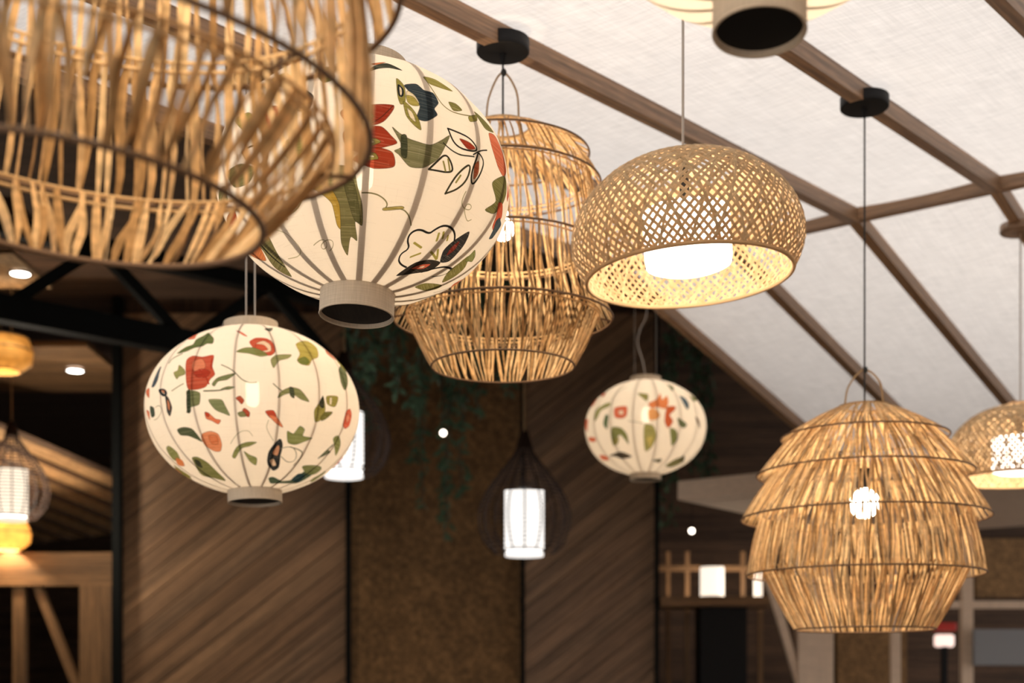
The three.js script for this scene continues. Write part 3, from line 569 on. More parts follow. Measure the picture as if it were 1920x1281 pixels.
const printMedium = [
  ['f', '#b84a34', 0, [[-25.9,11.5], [-27.5,21.2], [-23.9,23.7], [-17.4,21.8], [-10.9,22.2], [-10.6,13.7], [-8.9,8], [-11.2,5], [-13.8,0.1], [-19.1,-1.1], [-23.8,0.4]]],
  ['f', '#dd8a6c', 0, [[-22.2,18.9], [-17,19.9], [-14.4,14.1], [-17.6,10.1], [-21.6,13]]],
  ['f', '#a83c2c', 0, [[-20.9,10.6], [-16,12.7], [-11.4,9.8], [-13.8,6.3], [-18.3,6.9]]],
  ['s', '#a03a2c', 4, [[-17.8,12.3], [-13.8,7.4], [-12,1.9]]],
  ['s', '#a03a2c', 4, [[-11.4,19.7], [-11.1,12.6]]],
  ['f', '#8a9058', 0, [[-35.1,13.5], [-32.4,14.6], [-32.3,18.4], [-27.4,14], [-26.3,10.4], [-30.4,9.6], [-31.9,8.3]]],
  ['f', '#56683c', 0, [[-39,29.4], [-35.2,34.2], [-29.4,35.8], [-30.6,41.4], [-26.4,45.2], [-24.8,48.7], [-15.5,39.6], [-13.8,33.3], [-17.6,33.4], [-20.1,31.3], [-25.6,31], [-30.8,29.3]]],
  ['f', '#d3664c', 0, [[-44.6,46.1], [-48.1,53.3], [-45,55.7], [-33.9,43.4]]],
  ['s', '#6a7050', 5, [[-34,28], [-41.2,26], [-42,22.4]]],
  ['f', '#37485a', 0, [[-56.2,9.1], [-55,15.5], [-53.5,22.1], [-50.5,21.8], [-48.4,12.4], [-51.6,8.4]]],
  ['s', '#283038', 9, [[-44.9,3.6], [-40.6,3.3], [-38.6,-0.8], [-41.9,-0.6], [-44.9,3.6]]],
  ['f', '#c7866a', 0, [[-43.4,3.3], [-40.5,2.3], [-40.8,0.5]]],
  ['f', '#2f3438', 0, [[-39.9,-1], [-37.5,-3.1], [-36,-9.5], [-38.8,-14.6], [-40.1,-11.7], [-39.7,-6.7]]],
  ['f', '#d88a68', 0, [[-38.5,-3.9], [-37.2,-7.3], [-38.1,-11.1], [-38.9,-9.4]]],
  ['s', '#606848', 3, [[-34.9,1], [-30.9,2.8], [-26.8,4.1]]],
  ['s', '#90937c', 2, [[-50.7,-6.2], [-45.4,-5.4], [-43.5,-10], [-50,-13.6], [-56,-13.2]]],
  ['f', '#2f4038', 0, [[-57.6,-3.8], [-52.6,-6.2], [-53.4,-10.7], [-58,-10.6]]],
  ['f', '#cf6a4c', 0, [[-65.6,8.7], [-59.7,9.1], [-58.4,2.2]]],
  ['f', '#cf6a4c', 0, [[-63.3,-4.9], [-59.6,-7], [-61.6,-11.7]]],
  ['f', '#6c7650', 0, [[-24.8,-1.4], [-21,-1.5], [-17,-3.6], [-18,-10.5], [-23,-11.8], [-26.6,-14.7], [-24.6,-9.5]]],
  ['f', '#2f3a2c', 0, [[-24.3,-1.5], [-22.4,-1.8], [-23.5,-13.7], [-26,-14.3]]],
  ['f', '#73805a', 0, [[-12.5,-8.1], [-5.8,-8.7], [-4,-12.7], [-2.1,-18.7], [-4.9,-17.6], [-8.9,-15.3], [-11.2,-12.2]]],
  ['f', '#d9704e', 0, [[-15.6,-15.7], [-13.5,-16.4], [-10.5,-20.1], [-7.6,-21.3], [-9.4,-23.7], [-12.6,-21.4], [-15.5,-19.7]]],
  ['f', '#b8402c', 0, [[-15.4,-15.9], [-13.5,-16.7], [-13.9,-18.8], [-15.2,-18.2]]],
  ['f', '#3d4a34', 0, [[-37,-23.7], [-31.6,-23], [-25.7,-25.5], [-22.7,-33.8], [-26.3,-31.7], [-30.9,-28.9], [-36.5,-27.4]]],
  ['f', '#dc8860', 0, [[-20.7,-29.2], [-15.1,-27.8], [-10.8,-30.2], [-10.4,-36.6], [-13,-41.4], [-17.1,-41.4], [-21.2,-37.8], [-22.4,-33.3]]],
  ['f', '#d07850', 0, [[-17,-30.7], [-12.1,-31.1], [-12.7,-36.4], [-16.9,-36]]],
  ['f', '#7d8450', 0, [[-59.1,-32.3], [-53,-31.9], [-49.7,-37.3], [-55.6,-43], [-63.3,-40]]],
  ['f', '#d9804e', 0, [[-57.5,-40], [-52.6,-43], [-57.5,-46.7], [-64.4,-44.5]]],
  ['f', '#6b7040', 0, [[-39.5,-43.5], [-33.8,-43.7], [-28.6,-49.5], [-27.5,-62.1], [-31.2,-66.1], [-40.3,-62.2], [-50.6,-57.2], [-43.3,-49.4]]],
  ['f', '#2e3226', 0, [[-38.6,-44.9], [-35.4,-46.6], [-38.4,-51.6], [-41.6,-49.7]]],
  ['f', '#7c7b45', 0, [[-76.2,-41.8], [-72.3,-47.9], [-73.6,-54.2], [-92.3,-47.5]]],
  ['f', '#bc4c36', 0, [[9.1,33.3], [13.2,37.8], [20.2,37.5], [23.4,32.9], [23.4,25.5], [20.5,21.6], [15.8,21.5], [12.9,22], [10.9,28]]],
  ['f', '#ecd9c0', 0, [[13.3,31.9], [17.8,34.7], [21.2,31], [21,25.6], [17.7,24.2], [14.4,26.7]]],
  ['f', '#c24f38', 0, [[12.8,31.1], [17.4,30.6], [19.3,26.4], [15.2,25.1], [12.6,26.7]]],
  ['f', '#76834e', 0, [[1.8,24.1], [5.6,27.2], [10.9,28], [16.1,25.2], [18.8,21.7], [14.9,20.4], [9.1,22.5], [4.8,23.1]]],
  ['f', '#d9705a', 0, [[-1,47.5], [3.5,44.8], [7.6,39.5], [5,40.4]]],
  ['f', '#565c54', 0, [[21.4,51.4], [30.4,56], [24.8,47.8]]],
  ['f', '#8b9060', 0, [[21.1,12.3], [20.2,18.1], [23.7,22.2], [32.7,24.2], [30.1,20.6], [24.9,18], [22.7,14.8]]],
  ['f', '#b2a850', 0, [[39.3,35.2], [48.5,41.3], [56.2,43], [58.1,37.6], [51.9,26.8], [45.4,22.4], [41.8,17.3], [37.5,17.6], [35.6,20.3], [38.6,26.1]]],
  ['f', '#6f7c3c', 0, [[35.6,20.3], [41.1,24], [43.2,20.6], [40.3,17.3], [37,17.5]]],
  ['f', '#d98a70', 0, [[76.8,44.3], [78.4,41.8], [83.4,33.5], [69,30.8], [65.6,34.7]]],
  ['f', '#5c6a48', 0, [[68.4,22.1], [84.4,31.2], [86.3,27.2], [77.2,17.1], [67.5,6.2], [64.9,8.8], [65,14.5]]],
  ['s', '#70745c', 3, [[-5.7,14.4], [-1.5,11.8], [1.8,8.4], [4.9,3.5], [8.8,1.5], [12.3,2.1]]],
  ['s', '#70745c', 3, [[20.6,1.5], [22.9,-1.4], [25.4,-3.2]]],
  ['f', '#6c7850', 0, [[-10.3,1.8], [-7,5.7], [1.8,7.8], [-2.2,3.8], [-7,3], [-9.1,0.1]]],
  ['f', '#6c7850', 0, [[-5.9,-2.2], [-2.2,-0.7], [1.3,-1.2], [-1.5,-2.7]]],
  ['s', '#6d7460', 5, [[-14.7,-2.4], [-7.1,-3.1], [-2.3,-1.9]]],
  ['f', '#a8402c', 0, [[1.7,-8.2], [3.9,-6.9], [5.8,-9.6], [4.5,-12], [3,-10]]],
  ['f', '#a8402c', 0, [[4.7,-15.9], [6,-14.5], [8.4,-16.9], [7.9,-19.9], [5.8,-18.9]]],
  ['f', '#7a8058', 0, [[2.2,-17.4], [5.1,-16.4], [6.6,-19.4], [3.3,-19.8]]],
  ['f', '#7a8254', 0, [[22.9,-7.5], [24.5,-3.3], [29.6,0.1], [34.7,-0.5], [38.3,-4.6], [40.2,-7.8], [35.7,-7], [33,-5.4], [29.5,-3.8], [26.2,-5.2]]],
  ['f', '#3c4636', 0, [[29.1,0.1], [31.2,-0.5], [31.7,-6.5], [29.4,-5.3]]],
  ['f', '#b8402c', 0, [[16.6,-16.2], [20.7,-15.5], [22.5,-19.4], [19.2,-20.1]]],
  ['f', '#e0805c', 0, [[18.3,-18.6], [22.5,-19.4], [26.8,-25.6], [22.9,-23.8]]],
  ['f', '#8f8c44', 0, [[43.8,-12.8], [47.2,-6.1], [48.7,-2.5], [51.1,-11.5], [49.1,-18], [45.6,-19.7]]],
  ['f', '#8f8c44', 0, [[51.4,-2.1], [60.3,-0.3], [58.4,-7.3], [52.2,-7.1]]],
  ['f', '#f0e6d0', 0, [[53.9,-2.6], [55.5,-2.2], [55.4,-6.4], [53.9,-6.6]]],
  ['f', '#6b6c38', 0, [[48.6,-16.1], [51.2,-12.5], [57.1,-11.3], [53.3,-16.2], [49.7,-18.4]]],
  ['f', '#2c3028', 0, [[46.3,-7.3], [48.7,-2.7], [49.9,-9.7], [47.6,-10.1]]],
  ['f', '#d65e46', 0, [[68,-17.2], [68.3,-8.6], [72.4,-5.4], [76.4,-8.1], [76.5,-15.6], [72,-18.9]]],
  ['f', '#ec9a80', 0, [[69.5,-12.5], [71.2,-8.9], [74.1,-11.4], [72,-14.6]]],
  ['f', '#76834e', 0, [[29.8,-27.9], [34,-29], [36.8,-23.8], [40.3,-25.6], [40.5,-29.8], [47.1,-30.5], [42.1,-33.9], [37.2,-36.2], [31.9,-35.1]]],
  ['f', '#1f2328', 0, [[20.3,-49.1], [20.6,-41.9], [25.9,-33.4], [28.9,-37.5], [29.6,-45.5], [32.1,-54.3], [28.4,-57.3], [22.4,-53.5]]],
  ['f', '#d9a080', 0, [[23.1,-43.5], [25.7,-37.7], [27.3,-39.9], [27,-45.1]]],
  ['f', '#ecd0b8', 0, [[22.5,-49.6], [24.7,-47.6], [28.8,-52.5], [25.9,-53.3]]],
  ['s', '#8d8f7c', 3, [[28.4,-39.8], [34.2,-37], [40.5,-40.9], [43.5,-47.9], [37.5,-49.8], [30.2,-45.5]]],
  ['s', '#6d7060', 4, [[34.5,-38.1], [43.5,-39.4], [46.5,-43.1], [44.5,-51.1]]],
  ['f', '#3c5040', 0, [[27.6,-65.2], [32.2,-63.3], [47.2,-66.4], [58.9,-64.1], [60.4,-58.6], [62.8,-53.5], [75.3,-52.7], [78.9,-57], [77.8,-65.1], [52.2,-68.9], [36,-70.3]]],
  ['f', '#6e7a4c', 0, [[54.1,-51.2], [60.6,-48.8], [74.5,-47.6], [81.1,-49.2], [80.5,-54.1], [67.7,-55.8]]],
  ['f', '#1f3a44', 0, [[60,-63.9], [58,-57.3], [68.5,-57.3], [77.6,-64]]],
  ['f', '#7d8650', 0, [[64.5,-27.8], [67.6,-24.9], [76.7,-29.7], [81.1,-36.6], [71.6,-33.2]]],
  ['s', '#5c6450', 7, [[62.9,-42.4], [64.3,-37.1], [67.2,-31.8]]],
  ['f', '#5c6450', 0, [[63.8,-41.6], [64.8,-35.9], [69.8,-36.6], [66.6,-39.8]]],
  ['f', '#7d8650', 0, [[-5.9,-45.9], [-0.9,-39.3], [5.6,-36.2], [12,-36.1], [7.4,-38.9], [2.1,-40.5], [-3.9,-47.2]]],
  ['f', '#7d8650', 0, [[3.3,-42.7], [7,-45.1], [12.1,-47.5], [11.5,-53.1], [6.5,-49.9]]],
  ['s', '#b5b49c', 2, [[-4.5,-36.9], [0.6,-29.8], [7.1,-27.9], [9.6,-32]]],
  ['s', '#b5b49c', 2, [[22.2,-34.7], [16.9,-27.7], [18.4,-21.6]]],
];
const printSmall = [
  ['f', '#d86a50', 0, [[-35.4,12.6], [-23.5,13], [-22.6,2.6], [-26.8,-0.9], [-34.2,1.3]]],
  ['f', '#f4e4d4', 0, [[-30.9,8.1], [-27,8.6], [-26,3.9], [-29.9,4.3]]],
  ['f', '#e0814f', 0, [[-2.5,15.6], [5,20.8], [10,29.6], [11.2,21], [17,27], [17,17.3], [13.2,9.2], [5.9,10.8], [0.2,9.7]]],
  ['f', '#e8a468', 0, [[-2.6,6.9], [3,8.8], [7.9,1.6], [4.3,-3.8], [-1.9,-3.9]]],
  ['f', '#c4552f', 0, [[14.8,11.2], [23.6,13], [22.3,8.1], [17.4,2.1], [20.5,-4.7], [16.5,-12.9], [12.3,-5.3]]],
  ['f', '#8a8a50', 0, [[-13.5,30.3], [-3,28.6], [-3.9,18.7], [-8.4,23.1]]],
  ['f', '#99995a', 0, [[-6.1,-9.9], [1.7,-10.8], [5.2,-23], [1.5,-35.8], [-5.4,-40.7], [-7,-26.5]]],
  ['f', '#c9bd70', 0, [[-4.6,-24.8], [2.2,-23], [-0.2,-35.8]]],
  ['f', '#6f7a48', 0, [[18.1,-13.7], [24.7,-14.9], [28.1,-25.2], [24.2,-33]]],
  ['f', '#5d6a4a', 0, [[25.2,-0.7], [36,-6.5], [32.9,-11.3], [27.4,-9.3]]],
  ['f', '#41586c', 0, [[32.5,29], [40.2,27], [42,18.7], [37.7,11.1], [34.3,17.4]]],
  ['f', '#7a8460', 0, [[26.5,49.4], [34.3,46.1], [26.3,35.6]]],
  ['f', '#6f7a48', 0, [[56.1,35.3], [72.9,32.2], [52,25]]],
  ['f', '#6d5a48', 0, [[47.6,4.4], [54,0.2], [56.7,-8.3], [49.9,-2.4]]],
  ['f', '#8f9460', 0, [[-60,1.4], [-60.2,14.6], [-50.5,20.5], [-41.5,20.7], [-42.1,15.7], [-52.4,12.9], [-55.5,6]]],
  ['f', '#4a6444', 0, [[-47.9,-4.6], [-45.2,5.8], [-41.4,3.3], [-43.9,-10.6]]],
  ['f', '#77804c', 0, [[-38.5,-10.6], [-28.8,-11.8], [-23.5,-20.3], [-23.7,-31.1], [-26.7,-25.3], [-31.5,-19.5], [-41.5,-29.2]]],
  ['f', '#8f8c50', 0, [[-41.1,-25.5], [-32.8,-22], [-35.6,-29], [-41.4,-31.1]]],
  ['f', '#3f3a30', 0, [[-57.1,-42.1], [-36.1,-39.7], [-24.4,-47.1], [-39.8,-49.1], [-49.2,-44.4]]],
  ['f', '#d86a4a', 0, [[-77.8,-13.9], [-63.2,-18], [-67.4,-21.8], [-79.7,-18.2]]],
  ['f', '#d86a4a', 0, [[-76.3,-37.4], [-62.5,-42.3], [-67.5,-47.3], [-81.1,-43.5]]],
  ['f', '#cc6248', 0, [[-89,8.3], [-76,7], [-78.8,-7.2]]],
  ['f', '#d27058', 0, [[-79.8,41.4], [-65.6,41.8], [-58.7,33.5]]],
  ['f', '#4d4a34', 0, [[5.4,-53.7], [18.7,-50.9], [18.6,-56.9]]],
  ['f', '#6f7048', 0, [[36.4,-61], [41.6,-50], [53.6,-43.8], [66.3,-52.8], [57.6,-61.6]]],
  ['f', '#5d5a44', 0, [[54.3,-50.8], [50.8,-42], [70.1,-50.8]]],
  ['s', '#8a8a70', 4, [[-20.9,-4.7], [-9.6,-7.2], [-2.6,-9.1]]],
  ['s', '#8a8a70', 4, [[-41.1,22.7], [-41.2,37], [-29.3,43.5]]],
];

// ---------------------------------------------------------------- the lanterns
floralLantern({ label: 'large cream cloth lantern with red lily print hanging among the straw lamps', x: -0.29, y: 2.59, z: -2.75, tilt: [-0.07, -0.045], a: 0.286, b: 0.222, print: printCloth(printLarge, 40), power: 0.066, lamp: 0.03, rib: 0.012, turn: 0.14, cordGap: 0.014 });
floralLantern({ label: 'cream cloth lantern with pink blossoms in front of the planked wall', x: -0.701, y: 2.362, z: -3.81, tilt: [-0.03, 0.03], a: 0.287, b: 0.224, print: printCloth(printMedium, 40), power: 0.066, lamp: 0.05, turn: 0.02, rib: 0.0065, collar: 0.03 });
floralLantern({ label: 'small cream cloth lantern on a curling grey cable from a black rose', x: 0.597, y: 2.786, z: -6.3, tilt: [0, 0], a: 0.272, b: 0.212, print: printCloth(printSmall, 40), power: 0.062, lamp: 0.06, turn: 0.1, rib: 0.006, collar: 0.026, wavy: [[0.005, 0.19, 0], [-0.01, 0.29, 0], [-0.035, 0.38, 0], [-0.025, 0.44, 0], [0.003, 0.5, 0], [0.004, 0.6, 0]] });
floralLantern({ label: 'cream cloth lantern with black base disc hung above the others', x: 0.308, y: 2.639, z: -1.75, tilt: [-0.1, -0.02], a: 0.225, b: 0.185, disc: M.black, print: printCloth([], 60), power: 0.085, turn: 0.12, collar: 0.05 });

wovenDome({ label: 'woven bamboo dome pendant with glowing drum under the cloth roof', x: 0.416, y: 2.576, z: -3.3, R: 0.272, tilt: [-0.02, 0.055], glow: 2, power: 0.19, rose: M.black });
wovenDome({ label: 'woven bamboo dome pendant hung from the brown wooden ceiling rose', x: 1.924, y: 2.412, z: -5.33, R: 0.272, tilt: [0, 0], glow: 2, power: 0.22, rose: M.beam });

function basket(o) {
  const t = thing('straw_basket_pendant', o.label, 'pendant lamp', o.x, o.y, o.z, 'tiered straw pendants');
  const b = new THREE.Group(); b.name = 'shade'; b.rotation.set(o.tilt?.[0] ?? 0, 0, o.tilt?.[1] ?? 0); t.add(b);
  return [t, b];
}
{ // five skirts, stepped like a beehive
  const [t, b] = basket({ label: 'five tiered beehive straw pendant with bare bulb, on black rose', x: 1.054, y: 1.6, z: -4.21 });
  const S = { w: 0.0062, lean: 0.022, tw: 1.0, wave: 0.003, own: 60, th: 0.001 };
  part('top_ring', ringGeo(0.075, 0.003).translate(0, 0.8565, 0), strawTones[2], b);
  tier(b, { ...S, r0: 0.075, y0: 0.8565, r1: 0.246, y1: 0.765, n: 135 });
  tier(b, { ...S, r0: 0.195, y0: 0.79, r1: 0.317, y1: 0.655, n: 165 });
  tier(b, { ...S, r0: 0.262, y0: 0.67, r1: 0.365, y1: 0.523, n: 200 });
  tier(b, { ...S, r0: 0.306, y0: 0.54, r1: 0.348, y1: 0.354, n: 200, lean: 0.016 });
  tier(b, { ...S, r0: 0.305, y0: 0.375, r1: 0.206, y1: 0.19, n: 172, lean: 0.016 });
  clearBulb(b, 0.566, 0.36, 0.044);
  const top = roofHeight(t.position.x, 4.21) - 0.03 - 1.6;
  hanger(t, top, 0.967, 0.858, 0.06);
  part('lamp_cord', new THREE.CylinderGeometry(0.0028, 0.0028, 0.32, 8).translate(0, 0.81, 0), M.blackCord, t);
  canopy(t, top, M.black, 0.072, 0.034);
}
{ // bell with a turned-in foot
  const [t, b] = basket({ label: 'tall bell shaped straw pendant hung behind the large cloth lantern', x: -0.024, y: 1.6, z: -3.72, tilt: [0, 0.0] });
  const S = { w: 0.0056, lean: 0.018, tw: 1.2, wave: 0.003, own: 60 };
  part('top_ring', ringGeo(0.072, 0.006).translate(0, 1.494, 0), strawTones[1], b);
  tier(b, { ...S, r0: 0.072, y0: 1.494, r1: 0.228, y1: 1.423, n: 130 });
  tier(b, { ...S, r0: 0.19, y0: 1.44, r1: 0.258, y1: 1.346, n: 105 });
  tier(b, { ...S, r0: 0.232, y0: 1.36, r1: 0.262, y1: 1.17, n: 104, topRings: true });
  tier(b, { ...S, r0: 0.236, y0: 1.18, r1: 0.29, y1: 0.988, n: 120, topRings: true, bulge: -0.012 });
  tier(b, { ...S, r0: 0.254, y0: 1.0, r1: 0.189, y1: 0.862, n: 170, topRings: true });
  for (let k = 0; k < 6; k++) { const p = k * 1.047 + 0.6; part('spacer', bar(V(0.254 * Math.sin(p), 0.996, 0.254 * Math.cos(p)), V(0.29 * Math.sin(p), 0.988, 0.29 * Math.cos(p)), 0.004, 0.004), M.wire, b); }
  clearBulb(b, 1.225, 0.3, 0.03);
  const top = roofHeight(t.position.x, 3.72) - 0.03 - 1.6;
  hanger(t, top, 1.64, 1.496, 0.045);
  part('lamp_cord', new THREE.CylinderGeometry(0.0028, 0.0028, 0.42, 8).translate(0, 1.43, 0), M.blackCord, t);
  canopy(t, top, M.black, 0.07, 0.036);
}
{ // close to the viewer: open weave with broad twisted leaves
  const [t, b] = basket({ label: 'open weave straw pendant of broad twisted strips with brown rings', x: -0.436, y: 1.6, z: -1.38, tilt: [0, -0.09] });
  b.position.y = 0.478; 
  const S = { w: 0.009, th: 0.0011, lean: 0.016, tw: 2.4, wave: 0.004, ring: 0.0035, topRings: true };
  tier(b, { ...S, r0: 0.252, y0: 0.094, r1: 0.19, y1: 0, n: 128, own: 128 });
  tier(b, { ...S, r0: 0.262, y0: 0.26, r1: 0.288, y1: 0.1, n: 140, own: 100, lean: 0.01 });
  tier(b, { ...S, r0: 0.25, y0: 0.40, r1: 0.305, y1: 0.25, n: 130, own: 72, lean: 0.01 });
  tier(b, { ...S, r0: 0.08, y0: 0.52, r1: 0.26, y1: 0.40, n: 90, own: 0, lean: 0.01 });
  for (let k = 0; k < 6; k++) { const p = k * 1.047 + 1.0; part('spacer', bar(V(0.252 * Math.sin(p), 0.092, 0.252 * Math.cos(p)), V(0.288 * Math.sin(p), 0.1, 0.288 * Math.cos(p)), 0.0035, 0.0035), M.wire, b); }
  clearBulb(b, 0.33, 0.17, 0.034);
  part('lamp_cord', new THREE.CylinderGeometry(0.0028, 0.0028, 0.2, 8).translate(0, 0.5, 0), M.blackCord, b);
  const top = roofHeight(t.position.x, 1.38) - 0.03 - 1.6;
  hanger(t, top, 1.1, 0.99, 0.06);
  canopy(t, top, M.black, 0.07, 0.036);
}
wickerPendant({ label: 'dark onion shaped wicker pendant hanging before the cork panel edge', x: 0.07, y: 2.615, z: -8, R: 0.265, tone: [1, 0.95, 0.9], glow: 0.7, power: 0.2, ceil: 4.42 });
wickerPendant({ label: 'dark wicker pendant half hidden behind the pink blossom lantern', x: -0.907, y: 2.988, z: -7.6, R: 0.25, tone: [1, 0.95, 0.9], glow: 0.8, power: 0.2, ceil: 4.42 });
wickerPendant({ label: 'dark wicker pendant under the slatted lean-to roof', x: -3.397, y: 2.994, z: -9.56, R: 0.25, tone: [1, 0.85, 0.66], glow: 0.6, power: 2, ceil: 4.42 });

// ---------------------------------------------------------------- lean-to beside the planked wall
{
  const t = thing('lean_to_frame', 'brown timber frame with beam, posts and brace carrying the slatted roof', 'timber frame', 0, 0, 0);
  part('beam', box(-5.667, -3.1, 2.433, 2.692, -10.92, -11.05), M.timber, t);
  part('post', box(-3.883, -3.792, 0, 2.433, -10.95, -11.03), M.timber, t);
  part('post', box(-3.354, -3.108, 0, 2.433, -10.92, -11.05), M.timber, t);
  part('brace', bar(V(-3.7, 2.433, -11), V(-3.375, 1.6, -11), 0.08, 0.06), M.timber, t);
  const s = thing('slatted_roof', 'tan matting roof on dark slats above the timber beam', 'roof', 0, 0, 0);
  // falls away like the cloth roof; mats lie on rafters
  const E = V(-3.42, 3.406, -10.5), r = V(0.775, -0.303, -1), p = V(-0.796, 0, -0.605);
  const at = (u, w) => E.clone().addScaledVector(r, u).addScaledVector(p, w);
  for (let k = 0; k < 8; k++) {
    const m = bar(at(-2.6, k * 0.36 + 0.18), at(1.3, k * 0.36 + 0.18), 0.355, 0.012);
    part('matting', m, M.mat, s); m.translate(0, 0.03, 0);
    part('slat', bar(at(-2.6, k * 0.36), at(1.3, k * 0.36), 0.075, 0.02).translate(0, 0.016, 0), M.darkWall, s);
  }
}
function drumLamp(x, y, z, ceil, k, label) {
  const t = thing('woven_drum_lamp', label, 'pendant lamp', x, y, z, 'yellow woven drum lamps');
  const pts = [[0.17, 0.1], [0.2, 0.02], [0.19, -0.06], [0.12, -0.11]].map((c) => new THREE.Vector2(...c));
  part('lamp_shade', new THREE.LatheGeometry(pts, 40), std(lin(0.62, 0.36, 0.10), { map: straw, roughness: 1, transmission: 0.2, thickness: 0 }), t);
  for (const [r, yy] of [[0.17, 0.1], [0.2, 0.02], [0.12, -0.11]]) part('hoop', ringGeo(r, 0.005, 40), M.twine, t).position.y = yy;
  part('bulb', new THREE.SphereGeometry(0.03, 16, 12), glow(1, 0.78, 0.5, 4), t);
  part('spoke', new THREE.CylinderGeometry(0.003, 0.003, 0.34, 6).rotateZ(Math.PI / 2).translate(0, 0.1, 0), M.twine, t);
  part('cord', new THREE.CylinderGeometry(0.004, 0.004, ceil - y - 0.02, 6).translate(0, (ceil - y + 0.02) / 2, 0), M.blackCord, t);
  lampLight(t, 0, 0, 0, k, 1.5, [1, 0.74, 0.46]);
}
drumLamp(-3.895, 2.811, -10.8, 3.41, 0.9, 'yellow woven drum lamp under the slatted matting roof');
drumLamp(-3.277, 3.775, -9.03, 4.42, 0.25, 'yellow woven drum lamp beside the brown boarded soffit');
function downlight(x, y, z, label, k) {
  const t = thing('downlight', label, 'downlight', x, y, z, 'round recessed downlights');
  part('bezel', ringGeo(0.062, 0.008, 32), M.black, t);
  part('lamp_lens', new THREE.CylinderGeometry(0.056, 0.056, 0.008, 32), glow(1, 0.93, 0.85, 6), t);
  const l = new THREE.SpotLight(lin(1, 0.82, 0.6), k, 0, 0.9, 0.6); l.position.set(0, -0.02, 0); l.target.position.set(0, -2, 0); l.castShadow = true; t.add(l, l.target);
}
downlight(-3.003, 4.164, -8.6, 'round downlight in the pale square ceiling panel', 2);
downlight(-3.164, 3.938, -10.2, 'round downlight in the brown boarded ceiling', 2);
downlight(-1.8, 3.969, -9, 'round downlight behind the pink blossom lantern', 2);
{
  const t = thing('ceiling_panel', 'pale square ceiling panel round a downlight', 'panel', 0, 0, 0);
  part('board', box(-3.323, -2.925, 4.164 + 0.01, 4.164 + 0.04, -8.25, -8.95), M.mat, t);
  part('hanging_rod', new THREE.CylinderGeometry(0.012, 0.012, 4.42 - 4.2, 8).translate(-3.062, 4.31, -8.6), M.steel, t);
}
{
  const t = thing('boarded_ceiling', 'brown boarded soffit with a round downlight above the slatted roof', 'soffit', 0, 0, 0);
  for (let k = 0; k < 6; k++) part('plank', box(-5.6, -2.882, 3.938 + 0.012, 3.938 + 0.05, -9.55 - k * 0.24, -9.78 - k * 0.24), M.timber, t);
}

// ---------------------------------------------------------------- kiosk at the end of the cloth roof
{
  const t = thing('kiosk_roof', 'beige flat roof slab of the kiosk at the eave of the cloth roof', 'roof slab', 1.01, 2.78, -8.6);
  const g = new THREE.Group();
  t.rotation.y = -Math.atan2(0.6126, 0.79);
  part('slab', new RoundedBoxGeometry(6.2, 0.115, 2.65, 2, 0.006).translate(3.1, 0.0575, -1.325), M.beige, t);
  part('soffit_panel', box(0.16, 6, -0.006, 0.01, -0.14, -2.5), M.beige, t);
}
{
  const t = thing('kiosk_wall', 'dark back wall of the kiosk under the beige slab', 'wall', 0, 0, 0);
  tag(t, null, null, null, 'structure');
  part('panel', box(1.162, 8.5, 0, 4.42, -11.2, -11.3), M.darkWall, t);
  part('brown_panel', even(box(2.565, 3.111, 0, 2.231, -11.1, -11.18)), M.cork, t);
  part('brown_panel', even(box(3.658, 4.373, 2.357, 2.819, -11.1, -11.18)), M.cork, t);
}
{
  const t = thing('kiosk_counter_frame', 'beige kiosk frame of posts and rails with glazing bars', 'frame', 0, 0, 0);
  part('post', box(1.912, 2.147, 0, 2.785, -9.4, -9.5), M.beige, t);
  part('post', box(3.005, 3.08, 0, 2.785, -9.4, -9.46), M.beige, t);
  part('glazing_bar', box(2.532, 2.596, 0, 2.785, -9.4, -9.44), M.beige, t);
  part('rail', box(2.147, 3.881, 2.166, 2.216, -9.405, -9.435), M.beige, t);
  part('brace', bar(V(1.718, 2.388, -9.45), V(1.933, 1.636, -9.45), 0.06, 0.05), M.beige, t);
}
single('grey_board', new RoundedBoxGeometry(0.5, 0.24, 0.04, 2, 0.006).translate(3.294, 1.903, -9.3), M.grey, 'grey board across the kiosk opening below the rail', 'board');
{
  const t = thing('shelf_unit', 'brown wooden shelf over a black cabinet under the kiosk slab', 'shelf', 0, 0, 0);
  part('shelf_board', box(1.048, 1.821, 2.212, 2.281, -9.9, -10.28), M.timber, t);
  part('cabinet', box(1.333, 1.661, 0, 2.208, -9.95, -10.26), M.black, t);
  const u = thing('slat_screen', 'brown slatted screen behind the kiosk shelf lanterns', 'screen', 0, 0, 0);
  part('rail', box(1.079, 1.859, 2.498, 2.538, -10.36, -10.42), M.timber, u);
  for (const x of [1.15, 1.292, 1.702, 1.832]) part('upright', box(x - 0.016, x + 0.016, 0, 2.644, -10.37, -10.41), M.timber, u);
}
function boxLantern(x, y, z, r, h, label) {
  const t = thing('table_lantern', label, 'lantern', x, y, z, 'small glowing shelf lanterns');
  part('lamp_shade', new THREE.CylinderGeometry(r, r, h, 24).translate(0, h / 2 + 0.008, 0), glow(1, 0.86, 0.7, 0.5), t);
  part('base', new THREE.CylinderGeometry(r * 1.04, r * 1.04, 0.012, 24).translate(0, 0.006, 0), M.timber, t);
  part('cap', new THREE.CylinderGeometry(r * 1.02, r * 1.02, 0.008, 24).translate(0, h + 0.01, 0), M.timber, t);
  lampLight(t, 0, h / 2, 0, 0.14, 3, [1, 0.8, 0.58]);
}
boxLantern(1.435, 2.281, -10.1, 0.086, 0.215, 'wide glowing drum lantern on the kiosk shelf');
boxLantern(1.764, 2.281, -10.1, 0.03, 0.18, 'narrow glowing tube lantern at the end of the kiosk shelf');
